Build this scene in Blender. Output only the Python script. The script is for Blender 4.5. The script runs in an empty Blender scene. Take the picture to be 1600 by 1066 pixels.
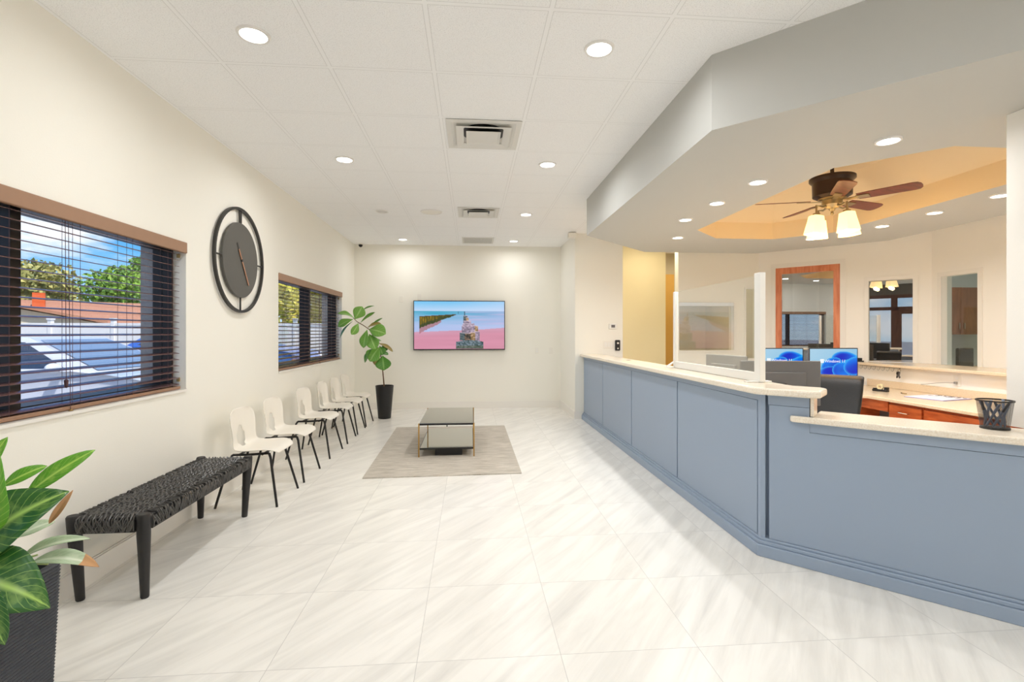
import bpy, bmesh, math, random
from mathutils import Vector, Matrix
random.seed(7)
SC = bpy.context.scene
COL = SC.collection
PI = math.pi
R = math.radians

# ------------------------------------------------------------------ colour / materials
def lin(c):
    return c / 12.92 if c <= 0.04045 else ((c + 0.055) / 1.055) ** 2.4
def rgb(r, g, b):
    return (lin(r / 255), lin(g / 255), lin(b / 255), 1.0)

def mat(name, col, rough=0.5, metal=0.0, bump=0.0, bscale=60.0, var=0.0, vscale=6.0, spec=0.5, coat=0.0):
    m = bpy.data.materials.new(name); m.use_nodes = True
    nt = m.node_tree; N = nt.nodes; L = nt.links
    p = N['Principled BSDF']
    p.inputs['Base Color'].default_value = col
    p.inputs['Roughness'].default_value = rough
    p.inputs['Metallic'].default_value = metal
    p.inputs['Specular IOR Level'].default_value = spec
    p.inputs['Coat Weight'].default_value = coat
    tc = N.new('ShaderNodeTexCoord')
    if var > 0:
        n = N.new('ShaderNodeTexNoise'); n.inputs['Scale'].default_value = vscale; n.inputs['Detail'].default_value = 4
        L.new(tc.outputs['Object'], n.inputs['Vector'])
        mx = N.new('ShaderNodeMix'); mx.data_type = 'RGBA'
        mx.inputs['A'].default_value = tuple(max(0, c * (1 - var)) for c in col[:3]) + (1,)
        mx.inputs['B'].default_value = tuple(min(1, c * (1 + var)) for c in col[:3]) + (1,)
        L.new(n.outputs['Fac'], mx.inputs['Factor']); L.new(mx.outputs['Result'], p.inputs['Base Color'])
    if bump > 0:
        n2 = N.new('ShaderNodeTexNoise'); n2.inputs['Scale'].default_value = bscale; n2.inputs['Detail'].default_value = 3
        L.new(tc.outputs['Object'], n2.inputs['Vector'])
        b = N.new('ShaderNodeBump'); b.inputs['Strength'].default_value = bump; b.inputs['Distance'].default_value = 0.01
        L.new(n2.outputs['Fac'], b.inputs['Height']); L.new(b.outputs['Normal'], p.inputs['Normal'])
    return m

def emit(name, col, s):
    m = bpy.data.materials.new(name); m.use_nodes = True
    N = m.node_tree.nodes; N.clear()
    e = N.new('ShaderNodeEmission'); e.inputs['Color'].default_value = col; e.inputs['Strength'].default_value = s
    o = N.new('ShaderNodeOutputMaterial'); m.node_tree.links.new(e.outputs[0], o.inputs[0])
    return m

def clear_glass(name, tint, refl, fres=True, rough=0.0, haze=0.0):
    """thin pane: straight-through light plus mirror reflection"""
    m = bpy.data.materials.new(name); m.use_nodes = True
    N = m.node_tree.nodes; L = m.node_tree.links; N.clear()
    o = N.new('ShaderNodeOutputMaterial')
    t = N.new('ShaderNodeBsdfTransparent'); t.inputs['Color'].default_value = tint
    g = N.new('ShaderNodeBsdfGlossy'); g.inputs['Roughness'].default_value = rough
    g.inputs['Color'].default_value = (1, 1, 1, 1)
    mx = N.new('ShaderNodeMixShader')
    if fres:
        ge = N.new('ShaderNodeNewGeometry'); dt = N.new('ShaderNodeVectorMath'); dt.operation = 'DOT_PRODUCT'
        L.new(ge.outputs['Incoming'], dt.inputs[0]); L.new(ge.outputs['Normal'], dt.inputs[1])
        c1 = math_node(N, L, 'SUBTRACT', 1.0, math_node(N, L, 'ABSOLUTE', dt.outputs['Value']))
        fr = math_node(N, L, 'MULTIPLY_ADD', math_node(N, L, 'POWER', c1, 5.0), 0.9, 0.02 + refl)
        L.new(math_node(N, L, 'MINIMUM', fr, 1.0), mx.inputs[0])
    else:
        mx.inputs[0].default_value = refl
    L.new(t.outputs[0], mx.inputs[1]); L.new(g.outputs[0], mx.inputs[2])
    src = mx
    if haze > 0:
        d = N.new('ShaderNodeBsdfDiffuse'); d.inputs['Color'].default_value = (0.85, 0.84, 0.8, 1)
        m2 = N.new('ShaderNodeMixShader'); m2.inputs[0].default_value = haze
        L.new(mx.outputs[0], m2.inputs[1]); L.new(d.outputs[0], m2.inputs[2]); src = m2
    L.new(src.outputs[0], o.inputs[0])
    return m

def wood(name, a, b, scale=3.0, rough=0.35, axis=(1, 1, 8)):
    m = bpy.data.materials.new(name); m.use_nodes = True
    N = m.node_tree.nodes; L = m.node_tree.links; p = N['Principled BSDF']
    tc = N.new('ShaderNodeTexCoord'); mp = N.new('ShaderNodeMapping'); mp.inputs['Scale'].default_value = axis
    L.new(tc.outputs['Object'], mp.inputs['Vector'])
    n = N.new('ShaderNodeTexNoise'); n.inputs['Scale'].default_value = scale; n.inputs['Detail'].default_value = 6
    n.inputs['Distortion'].default_value = 0.6
    L.new(mp.outputs[0], n.inputs['Vector'])
    r = N.new('ShaderNodeValToRGB'); r.color_ramp.elements[0].color = a; r.color_ramp.elements[1].color = b
    r.color_ramp.elements[0].position = 0.35; r.color_ramp.elements[1].position = 0.68
    L.new(n.outputs['Fac'], r.inputs[0]); L.new(r.outputs[0], p.inputs['Base Color'])
    p.inputs['Roughness'].default_value = rough
    return m

def math_node(N, L, op, a, b=None, c=None):
    n = N.new('ShaderNodeMath'); n.operation = op
    for i, v in enumerate((a, b, c)):
        if v is None: continue
        if isinstance(v, (int, float)): n.inputs[i].default_value = v
        else: L.new(v, n.inputs[i])
    return n.outputs[0]

def grid_mask(N, L, coord, off, step, half):
    """1 on a thin line of half-width `half` every `step` metres"""
    a = math_node(N, L, 'SUBTRACT', coord, off)
    b = math_node(N, L, 'DIVIDE', a, step)
    f = math_node(N, L, 'FRACT', b)
    g = math_node(N, L, 'SUBTRACT', f, 0.5)
    h = math_node(N, L, 'ABSOLUTE', g)
    i = math_node(N, L, 'SUBTRACT', 0.5, h)
    return math_node(N, L, 'LESS_THAN', i, half / step)

def floor_mat():
    m = bpy.data.materials.new('marble_tile'); m.use_nodes = True
    N = m.node_tree.nodes; L = m.node_tree.links; p = N['Principled BSDF']
    tc = N.new('ShaderNodeTexCoord'); sp = N.new('ShaderNodeSeparateXYZ'); L.new(tc.outputs['Object'], sp.inputs[0])
    step = 0.6085
    gx = grid_mask(N, L, sp.outputs[0], 0.383, step, 0.0013)
    gy = grid_mask(N, L, sp.outputs[1], 2.087, step, 0.0013)
    gm = math_node(N, L, 'MAXIMUM', gx, gy)
    # each tile its own shade and its own cut of marble
    ix = math_node(N, L, 'FLOOR', math_node(N, L, 'DIVIDE', math_node(N, L, 'SUBTRACT', sp.outputs[0], 0.383), step))
    iy = math_node(N, L, 'FLOOR', math_node(N, L, 'DIVIDE', math_node(N, L, 'SUBTRACT', sp.outputs[1], 2.087), step))
    cb = N.new('ShaderNodeCombineXYZ'); L.new(ix, cb.inputs[0]); L.new(iy, cb.inputs[1])
    wn = N.new('ShaderNodeTexWhiteNoise'); L.new(cb.outputs[0], wn.inputs['Vector'])
    sc_ = N.new('ShaderNodeVectorMath'); sc_.operation = 'SCALE'; sc_.inputs['Scale'].default_value = 9.0
    L.new(wn.outputs['Color'], sc_.inputs[0])
    ad = N.new('ShaderNodeVectorMath'); ad.operation = 'ADD'
    L.new(tc.outputs['Object'], ad.inputs[0]); L.new(sc_.outputs[0], ad.inputs[1])
    mp0 = N.new('ShaderNodeMapping'); mp0.inputs['Rotation'].default_value = (0, 0, R(-52))
    L.new(ad.outputs[0], mp0.inputs['Vector'])
    mp = N.new('ShaderNodeMapping'); mp.inputs['Scale'].default_value = (0.45, 4.2, 1)
    L.new(mp0.outputs[0], mp.inputs['Vector'])
    n1 = N.new('ShaderNodeTexNoise'); n1.inputs['Scale'].default_value = 2.6; n1.inputs['Detail'].default_value = 7
    n1.inputs['Roughness'].default_value = 0.62; n1.inputs['Distortion'].default_value = 0.5
    L.new(mp.outputs[0], n1.inputs['Vector'])
    r = N.new('ShaderNodeValToRGB'); cr = r.color_ramp
    cr.elements[0].position = 0.22; cr.elements[0].color = rgb(216, 213, 207)
    cr.elements[1].position = 0.60; cr.elements[1].color = rgb(242, 239, 232)
    e = cr.elements.new(0.40); e.color = rgb(230, 227, 220)
    L.new(n1.outputs['Fac'], r.inputs[0])
    mx = N.new('ShaderNodeMix'); mx.data_type = 'RGBA'; mx.inputs['B'].default_value = rgb(200, 197, 191)
    L.new(gm, mx.inputs['Factor']); L.new(r.outputs[0], mx.inputs['A'])
    L.new(mx.outputs['Result'], p.inputs['Base Color'])
    p.inputs['Roughness'].default_value = 0.28
    p.inputs['Specular IOR Level'].default_value = 0.35
    return m

def ceiling_mat():
    m = bpy.data.materials.new('acoustic_tile'); m.use_nodes = True
    N = m.node_tree.nodes; L = m.node_tree.links; p = N['Principled BSDF']
    tc = N.new('ShaderNodeTexCoord'); sp = N.new('ShaderNodeSeparateXYZ'); L.new(tc.outputs['Object'], sp.inputs[0])
    gx = grid_mask(N, L, sp.outputs[0], -1.463, 0.6195, 0.0115)
    gy = grid_mask(N, L, sp.outputs[1], 3.038, 0.634, 0.0115)
    gm = math_node(N, L, 'MAXIMUM', gx, gy)
    ex = grid_mask(N, L, sp.outputs[0], -1.463, 0.6195, 0.0145)
    ey = grid_mask(N, L, sp.outputs[1], 3.038, 0.634, 0.0145)
    em = math_node(N, L, 'SUBTRACT', math_node(N, L, 'MAXIMUM', ex, ey), gm)
    n = N.new('ShaderNodeTexNoise'); n.inputs['Scale'].default_value = 190; n.inputs['Detail'].default_value = 2
    L.new(tc.outputs['Object'], n.inputs['Vector'])
    r = N.new('ShaderNodeValToRGB'); r.color_ramp.elements[0].position = 0.3; r.color_ramp.elements[1].position = 0.48
    r.color_ramp.elements[0].color = rgb(228, 228, 228); r.color_ramp.elements[1].color = rgb(250, 250, 250)
    L.new(n.outputs['Fac'], r.inputs[0])
    m1 = N.new('ShaderNodeMix'); m1.data_type = 'RGBA'; m1.inputs['B'].default_value = rgb(249, 249, 249)
    L.new(gm, m1.inputs['Factor']); L.new(r.outputs[0], m1.inputs['A'])
    m2 = N.new('ShaderNodeMix'); m2.data_type = 'RGBA'; m2.inputs['B'].default_value = rgb(220, 220, 219)
    L.new(em, m2.inputs['Factor']); L.new(m1.outputs['Result'], m2.inputs['A'])
    L.new(m2.outputs['Result'], p.inputs['Base Color'])
    p.inputs['Roughness'].default_value = 0.8
    b = N.new('ShaderNodeBump'); b.inputs['Strength'].default_value = 0.35; b.inputs['Distance'].default_value = 0.004
    mm = math_node(N, L, 'ADD', math_node(N, L, 'MULTIPLY', n.outputs['Fac'], math_node(N, L, 'SUBTRACT', 1.0, gm)), math_node(N, L, 'MULTIPLY', gm, 2.0))
    L.new(mm, b.inputs['Height']); L.new(b.outputs['Normal'], p.inputs['Normal'])
    return m

def stone_mat():
    m = mat('cream_quartz', rgb(232, 216, 192), 0.22, coat=0.1)
    N = m.node_tree.nodes; L = m.node_tree.links; p = N['Principled BSDF']
    tc = N.new('ShaderNodeTexCoord'); v = N.new('ShaderNodeTexNoise'); v.inputs['Scale'].default_value = 130; v.inputs['Detail'].default_value = 3
    L.new(tc.outputs['Object'], v.inputs['Vector'])
    r = N.new('ShaderNodeValToRGB'); r.color_ramp.elements[0].position = 0.35; r.color_ramp.elements[1].position = 0.6
    r.color_ramp.elements[0].color = rgb(236, 222, 200); r.color_ramp.elements[1].color = rgb(247, 237, 220)
    L.new(v.outputs['Fac'], r.inputs[0]); L.new(r.outputs[0], p.inputs['Base Color'])
    return m

def fanlit_stone():  # cream quartz copy with the fan's warm glow tinted into its colour
    m = M['stone'].copy(); m.name = 'cream_quartz_fanlit'
    r = [n for n in m.node_tree.nodes if n.type == 'VALTORGB'][0]
    r.color_ramp.elements[0].color = rgb(222, 198, 164); r.color_ramp.elements[1].color = rgb(238, 218, 188)
    return m

def rug_mat():
    m = bpy.data.materials.new('rug_wool'); m.use_nodes = True
    N = m.node_tree.nodes; L = m.node_tree.links; p = N['Principled BSDF']
    tc = N.new('ShaderNodeTexCoord'); mp = N.new('ShaderNodeMapping'); mp.inputs['Scale'].default_value = (2.0, 26, 1)
    L.new(tc.outputs['Object'], mp.inputs['Vector'])
    n = N.new('ShaderNodeTexNoise'); n.inputs['Scale'].default_value = 2.0; n.inputs['Detail'].default_value = 6; n.inputs['Roughness'].default_value = 0.7
    L.new(mp.outputs[0], n.inputs['Vector'])
    r = N.new('ShaderNodeValToRGB'); r.color_ramp.elements[0].position = 0.36; r.color_ramp.elements[1].position = 0.62
    r.color_ramp.elements[0].color = rgb(158, 150, 135); r.color_ramp.elements[1].color = rgb(214, 206, 194)
    L.new(n.outputs['Fac'], r.inputs[0]); L.new(r.outputs[0], p.inputs['Base Color'])
    p.inputs['Roughness'].default_value = 0.9
    b = N.new('ShaderNodeBump'); b.inputs['Strength'].default_value = 0.3; b.inputs['Distance'].default_value = 0.004
    L.new(n.outputs['Fac'], b.inputs['Height']); L.new(b.outputs['Normal'], p.inputs['Normal'])
    return m

def leaf_mat(name, dark, light, vein=9.0, mid=0.10, mottle=0.0):
    """blade colour from the leaf's own UV: u along the midrib, v across"""
    m = bpy.data.materials.new(name); m.use_nodes = True
    N = m.node_tree.nodes; L = m.node_tree.links; p = N['Principled BSDF']
    uv = N.new('ShaderNodeUVMap'); sp = N.new('ShaderNodeSeparateXYZ'); L.new(uv.outputs[0], sp.inputs[0])
    av = math_node(N, L, 'ABSOLUTE', math_node(N, L, 'SUBTRACT', sp.outputs[1], 0.5))      # 0 mid .. .5 edge
    ph = math_node(N, L, 'SUBTRACT', math_node(N, L, 'MULTIPLY', sp.outputs[0], vein), math_node(N, L, 'MULTIPLY', av, vein * 0.55))
    s = math_node(N, L, 'ABSOLUTE', math_node(N, L, 'SINE', math_node(N, L, 'MULTIPLY', ph, PI)))
    v1 = math_node(N, L, 'LESS_THAN', s, 0.16)
    tc = N.new('ShaderNodeTexCoord'); n = N.new('ShaderNodeTexNoise'); n.inputs['Scale'].default_value = 38; n.inputs['Detail'].default_value = 4
    L.new(tc.outputs['Object'], n.inputs['Vector'])
    midm = N.new('ShaderNodeMapRange'); midm.inputs['From Min'].default_value = mid * 2.6; midm.inputs['From Max'].default_value = mid * 0.2
    L.new(av, midm.inputs['Value'])
    fac = math_node(N, L, 'MAXIMUM', midm.outputs[0], math_node(N, L, 'MULTIPLY', v1, 0.45))
    if mottle > 0:
        q = N.new('ShaderNodeMapRange'); q.inputs['From Min'].default_value = 0.46; q.inputs['From Max'].default_value = 0.62
        L.new(n.outputs['Fac'], q.inputs['Value'])
        inner = N.new('ShaderNodeMapRange'); inner.inputs['From Min'].default_value = 0.40; inner.inputs['From Max'].default_value = 0.22
        L.new(av, inner.inputs['Value'])
        fac = math_node(N, L, 'MAXIMUM', fac, math_node(N, L, 'MULTIPLY', math_node(N, L, 'MULTIPLY', q.outputs[0], inner.outputs[0]), mottle))
    fac = math_node(N, L, 'MINIMUM', fac, 1.0)
    mx = N.new('ShaderNodeMix'); mx.data_type = 'RGBA'; mx.inputs['A'].default_value = dark; mx.inputs['B'].default_value = light
    L.new(fac, mx.inputs['Factor']); L.new(mx.outputs['Result'], p.inputs['Base Color'])
    p.inputs['Roughness'].default_value = 0.32
    p.inputs['Specular IOR Level'].default_value = 0.45
    return m

def foliage_mat(name, a, b):
    m = bpy.data.materials.new(name); m.use_nodes = True
    N = m.node_tree.nodes; L = m.node_tree.links; p = N['Principled BSDF']
    g = N.new('ShaderNodeNewGeometry'); r = N.new('ShaderNodeValToRGB')
    r.color_ramp.elements[0].color = a; r.color_ramp.elements[1].color = b
    L.new(g.outputs['Random Per Island'], r.inputs[0]); L.new(r.outputs[0], p.inputs['Base Color'])
    p.inputs['Roughness'].default_value = 0.6
    return m

def screen_mat(name, strength):
    m = bpy.data.materials.new(name); m.use_nodes = True
    N = m.node_tree.nodes; L = m.node_tree.links; N.clear()
    a = N.new('ShaderNodeVertexColor'); a.layer_name = 'picture'
    e = N.new('ShaderNodeEmission'); e.inputs['Strength'].default_value = strength
    L.new(a.outputs[0], e.inputs[0])
    g = N.new('ShaderNodeBsdfGlossy'); g.inputs['Roughness'].default_value = 0.15
    mx = N.new('ShaderNodeMixShader'); mx.inputs[0].default_value = 0.03
    L.new(e.outputs[0], mx.inputs[1]); L.new(g.outputs[0], mx.inputs[2])
    o = N.new('ShaderNodeOutputMaterial'); L.new(mx.outputs[0], o.inputs[0])
    return m

M = {}
M['wall'] = mat('wall_paint', rgb(244, 241, 231), 0.75, bump=0.05, bscale=120)
M['wall_white'] = mat('wall_paint_white', rgb(246, 242, 234), 0.7, bump=0.04, bscale=120)
M['wall_yellow'] = mat('wall_paint_yellow', rgb(242, 232, 196), 0.75)
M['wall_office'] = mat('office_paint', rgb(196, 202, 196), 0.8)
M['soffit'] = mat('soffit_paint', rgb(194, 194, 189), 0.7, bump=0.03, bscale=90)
M['tray'] = mat('tray_paint', rgb(240, 218, 178), 0.75)
M['trim'] = mat('trim_white', rgb(240, 236, 228), 0.4)
M['floor'] = floor_mat()
M['ceiling'] = ceiling_mat()
M['stone'] = stone_mat()
M['stone_fanlit'] = fanlit_stone()
M['blue'] = mat('slate_blue_paint', rgb(153, 168, 187), 0.45, bump=0.02, bscale=150)
M['brown_valance'] = mat('valance_brown', rgb(158, 122, 96), 0.5, var=0.06, vscale=20)
M['slat'] = mat('slat_brown', rgb(108, 80, 76), 0.26, var=0.08, vscale=30)
M['cord'] = mat('cord_brown', rgb(84, 58, 62), 0.7)
M['brass'] = mat('brass', rgb(190, 150, 84), 0.28, 1.0)
M['brassdull'] = mat('brass_dull', rgb(176, 148, 92), 0.45, 0.6)
M['bronze'] = mat('bronze_frame', rgb(52, 45, 42), 0.4, 0.3)
M['stucco'] = mat('exterior_stucco', rgb(178, 172, 166), 0.9, bump=0.3, bscale=60)
M['pane'] = clear_glass('window_glass', (0.97, 0.98, 0.98, 1), 0.0)
M['acrylic'] = clear_glass('acrylic', (0.97, 0.975, 0.96, 1), 0.02, haze=0.05)
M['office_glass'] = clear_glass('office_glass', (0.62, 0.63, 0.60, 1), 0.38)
M['office_glass_dim'] = clear_glass('office_glass_dim', (0.90, 0.89, 0.84, 1), 0.0)
M['office_glass_clear'] = clear_glass('office_glass_clear', (0.85, 0.87, 0.84, 1), 0.02)
M['black'] = mat('black_satin', rgb(28, 27, 27), 0.45)
M['black_metal'] = mat('black_metal', rgb(30, 28, 27), 0.4, 0.2)
M['black_gloss'] = mat('black_gloss', rgb(22, 22, 23), 0.2)
M['clock_face'] = mat('clock_face', rgb(86, 84, 78), 0.5, var=0.04, vscale=15)
M['clock_ring'] = mat('clock_ring', rgb(58, 56, 53), 0.45, 0.4)
M['copper'] = mat('copper', rgb(196, 142, 112), 0.3, 0.9)
M['chair_shell'] = mat('chair_white', rgb(240, 234, 222), 0.4, spec=0.4)
M['strap'] = mat('woven_strap', rgb(84, 82, 79), 0.3, var=0.25, vscale=40)
M['bench_wood'] = mat('bench_black', rgb(34, 32, 32), 0.5, var=0.15, vscale=30)
M['planter'] = mat('planter_charcoal', rgb(58, 60, 66), 0.6, var=0.15, vscale=12, bump=0.1)
M['soil'] = mat('soil', rgb(62, 48, 38), 0.95, bump=0.5, bscale=90)
M['rug'] = rug_mat()
M['mirror'] = mat('smoked_mirror', rgb(196, 197, 190), 0.06, 1.0)
M['white_plastic'] = mat('white_plastic', rgb(240, 238, 232), 0.35)
M['off_white'] = mat('off_white_plastic', rgb(240, 236, 226), 0.45)
M['grey_dark'] = mat('monitor_grey', rgb(112, 110, 110), 0.4, var=0.05)
M['grey_mid'] = mat('monitor_silver', rgb(150, 147, 142), 0.4)
M['leather'] = mat('black_leather', rgb(25, 24, 23), 0.42, bump=0.15, bscale=140)
M['cherry'] = wood('cherry_wood', rgb(168, 74, 32), rgb(202, 104, 52), 3.0, 0.3, (2, 2, 9))
M['cherry_frame'] = wood('cherry_frame_wood', rgb(204, 116, 76), rgb(228, 150, 108), 3.0, 0.35, (8, 8, 1))
M['walnut'] = wood('cabinet_wood', rgb(104, 62, 40), rgb(130, 82, 54), 3.0, 0.4, (6, 6, 1))
M['blade_wood'] = wood('blade_wood', rgb(104, 44, 24), rgb(134, 62, 36), 4.0, 0.3, (1, 6, 6))
M['dark_wood'] = wood('entry_wood', rgb(78, 46, 36), rgb(104, 66, 52), 3.0, 0.4, (6, 6, 1))
M['oak_floor'] = mat('beech_top', rgb(190, 156, 116), 0.5)
M['fan_bronze'] = mat('fan_bronze', rgb(62, 46, 36), 0.35, 0.5)
M['nickel'] = mat('antique_nickel', rgb(176, 158, 120), 0.28, 0.9)
M['steel'] = mat('steel', rgb(190, 188, 184), 0.25, 1.0)
M['yellow_door'] = mat('yellow_door', rgb(222, 176, 92), 0.6, var=0.05)
M['wall_hall_grey'] = mat('hall_paint', rgb(206, 198, 178), 0.8)
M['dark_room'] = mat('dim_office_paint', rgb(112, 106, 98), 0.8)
M['paper'] = mat('paper', rgb(236, 232, 240), 0.8)
M['ink'] = mat('ink', rgb(40, 38, 44), 0.7)
M['purple'] = mat('purple_edge', rgb(120, 104, 170), 0.6)
M['pen'] = mat('pen_blue_grey', rgb(116, 126, 146), 0.4)
M['pen_dark'] = mat('pen_dark', rgb(44, 46, 54), 0.4)
M['tape'] = mat('tape_roll', rgb(236, 222, 176), 0.4)
M['lens'] = emit('lamp_lens', (1.0, 0.97, 0.92, 1), 9.0)
M['lens_dim'] = mat('lamp_lens_off', rgb(214, 212, 208), 0.4)
def shade_mat():
    m = mat('lamp_shade_glass', rgb(250, 226, 170), 0.4)
    p = m.node_tree.nodes['Principled BSDF']
    p.inputs['Emission Color'].default_value = (1.0, 0.74, 0.38, 1); p.inputs['Emission Strength'].default_value = 1.35
    return m
M['shade'] = shade_mat()
M['ring_white'] = mat('lamp_ring', rgb(236, 234, 230), 0.4)
M['vent'] = mat('vent_white', rgb(222, 220, 214), 0.5)
M['fig_leaf'] = leaf_mat('fig_leaf', rgb(122, 176, 74), rgb(176, 210, 130), 7, 0.03)
M['fig_leaf2'] = leaf_mat('fig_leaf_dark', rgb(84, 142, 52), rgb(140, 184, 96), 7, 0.03)
M['fig_brown'] = leaf_mat('fig_leaf_brown', rgb(150, 128, 66), rgb(176, 160, 92), 7, 0.05)
M['trunk'] = mat('trunk', rgb(112, 82, 56), 0.8, bump=0.3, bscale=80)
M['agl_leaf'] = leaf_mat('aglaonema_leaf', rgb(44, 96, 38), rgb(168, 204, 104), 11, 0.035, 0.28)
M['agl_leaf2'] = leaf_mat('aglaonema_leaf_light', rgb(98, 164, 44), rgb(186, 220, 100), 10, 0.04, 0.35)
M['agl_pale'] = leaf_mat('aglaonema_leaf_pale', rgb(176, 196, 160), rgb(222, 230, 206), 10, 0.06, 0.4)
M['leaf_brown'] = mat('withered_tip', rgb(196, 150, 104), 0.7)
M['petiole'] = mat('petiole', rgb(176, 190, 130), 0.5)
M['asphalt'] = mat('asphalt', rgb(150, 148, 146), 0.95, var=0.12, vscale=3)
M['car_white'] = mat('car_paint_white', rgb(226, 228, 236), 0.25, coat=0.6)
M['car_blue'] = mat('car_paint_blue', rgb(64, 112, 196), 0.25, coat=0.6)
M['car_glass'] = mat('car_glass', rgb(56, 68, 84), 0.08, 0.0, spec=0.8)
M['windshield'] = mat('car_windshield', rgb(128, 150, 172), 0.06, 0.0, spec=0.9)
M['tyre'] = mat('tyre', rgb(30, 30, 32), 0.8)
M['rim'] = mat('wheel_rim', rgb(170, 172, 176), 0.3, 0.8)
M['amber'] = mat('amber_lamp', rgb(226, 128, 50), 0.3)
M['fence'] = mat('vinyl_fence', rgb(240, 236, 230), 0.6)
M['house_wall'] = mat('house_wall', rgb(222, 208, 178), 0.9, var=0.04)
M['roof'] = mat('roof_shingle', rgb(184, 130, 102), 0.9, var=0.15, vscale=4)
M['brick'] = mat('chimney_brick', rgb(222, 104, 54), 0.9, var=0.1)
M['tree_a'] = foliage_mat('tree_leaf_olive', rgb(108, 118, 56), rgb(196, 186, 104))
M['tree_b'] = foliage_mat('tree_leaf_green', rgb(70, 120, 30), rgb(150, 186, 56))
M['tree_c'] = foliage_mat('tree_leaf_yellow', rgb(150, 154, 36), rgb(240, 222, 90))
M['bark'] = mat('bark', rgb(92, 74, 58), 0.95)
M['white_text'] = emit('screen_white', (1, 1, 1, 1), 1.0)

# ------------------------------------------------------------------ mesh builder
class MB:
    def __init__(s): s.v = []; s.f = []; s.m = []; s.uv = {}
    def _add(s, vs, fs, mi=0):
        o = len(s.v); s.v += [tuple(v) for v in vs]
        for f in fs: s.f.append(tuple(o + i for i in f)); s.m.append(mi)
        return o
    def box(s, x0, y0, z0, x1, y1, z1, mi=0, mtx=None):
        vs = [Vector(p) for p in [(x0, y0, z0), (x1, y0, z0), (x1, y1, z0), (x0, y1, z0), (x0, y0, z1), (x1, y0, z1), (x1, y1, z1), (x0, y1, z1)]]
        if mtx is not None: vs = [mtx @ v for v in vs]
        s._add(vs, [(0, 3, 2, 1), (4, 5, 6, 7), (0, 1, 5, 4), (1, 2, 6, 5), (2, 3, 7, 6), (3, 0, 4, 7)], mi); return s
    def prism(s, poly, z0, z1, mi=0):
        n = len(poly)
        a = sum(poly[i][0] * poly[(i + 1) % n][1] - poly[(i + 1) % n][0] * poly[i][1] for i in range(n))
        if a < 0: poly = poly[::-1]
        vs = [(x, y, z0) for x, y in poly] + [(x, y, z1) for x, y in poly]
        fs = [tuple(range(n - 1, -1, -1)), tuple(range(n, 2 * n))] + [(i, (i + 1) % n, n + (i + 1) % n, n + i) for i in range(n)]
        s._add(vs, fs, mi); return s
    def tube(s, pts, r, seg=10, mi=0, cap=True):
        pts = [Vector(p) for p in pts]; n = len(pts)
        rs = r if isinstance(r, (list, tuple)) else [r] * n
        vs = []; prev = None
        for i, p in enumerate(pts):
            t = (pts[min(i + 1, n - 1)] - pts[max(i - 1, 0)]).normalized()
            if prev is None:
                u = t.orthogonal().normalized()
            else:
                u = (prev - t * prev.dot(t))
                u = u.normalized() if u.length > 1e-6 else t.orthogonal().normalized()
            prev = u; w = t.cross(u)
            for k in range(seg):
                a = 2 * PI * k / seg
                vs.append(p + (u * math.cos(a) + w * math.sin(a)) * rs[i])
        fs = []
        for i in range(n - 1):
            for k in range(seg):
                fs.append((i * seg + k, i * seg + (k + 1) % seg, (i + 1) * seg + (k + 1) % seg, (i + 1) * seg + k))
        if cap:
            fs.append(tuple(range(seg - 1, -1, -1))); fs.append(tuple((n - 1) * seg + k for k in range(seg)))
        s._add(vs, fs, mi); return s
    def lathe(s, prof, c=(0, 0, 0), seg=32, mi=0, mtx=None, closed=False):
        """prof: (r,z) from bottom to top, axis z"""
        vs = []; n = len(prof)
        for r, z in prof:
            for k in range(seg):
                a = 2 * PI * k / seg
                v = Vector((r * math.cos(a), r * math.sin(a), z))
                if mtx is not None: v = mtx @ v
                vs.append(v + Vector(c))
        fs = []
        rows = n if closed else n - 1
        for i in range(rows):
            j = (i + 1) % n
            for k in range(seg):
                fs.append((i * seg + k, i * seg + (k + 1) % seg, j * seg + (k + 1) % seg, j * seg + k))
        if not closed:
            if prof[0][0] > 1e-6: fs.append(tuple(range(seg - 1, -1, -1)))
            if prof[-1][0] > 1e-6: fs.append(tuple((n - 1) * seg + k for k in range(seg)))
        s._add(vs, fs, mi); return s
    def grid(s, rows, mi=0, uv=False):
        """rows: list of equal-length lists of points"""
        a = len(rows); b = len(rows[0]); vs = [p for r in rows for p in r]
        fs = []; base = len(s.f)
        for i in range(a - 1):
            for j in range(b - 1):
                fs.append((i * b + j, i * b + j + 1, (i + 1) * b + j + 1, (i + 1) * b + j))
                if uv:
                    s.uv[base + len(fs) - 1] = [(i / (a - 1), j / (b - 1)), (i / (a - 1), (j + 1) / (b - 1)), ((i + 1) / (a - 1), (j + 1) / (b - 1)), ((i + 1) / (a - 1), j / (b - 1))]
        s._add(vs, fs, mi); return s
    def sphere(s, c, r, seg=14, ring=8, mi=0, sx=1, sy=1, sz=1):
        prof = [(max(1e-4, math.sin(PI * i / ring)) * r, -math.cos(PI * i / ring) * r) for i in range(ring + 1)]
        s.lathe(prof, c, seg, mi, Matrix.Diagonal((sx, sy, sz)).to_4x4()); return s

def tag(o, label=None, cat=None, group=None, kind=None):
    if label: o['label'] = label
    if cat: o['category'] = cat
    if group: o['group'] = group
    if kind: o['kind'] = kind
    return o

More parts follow.
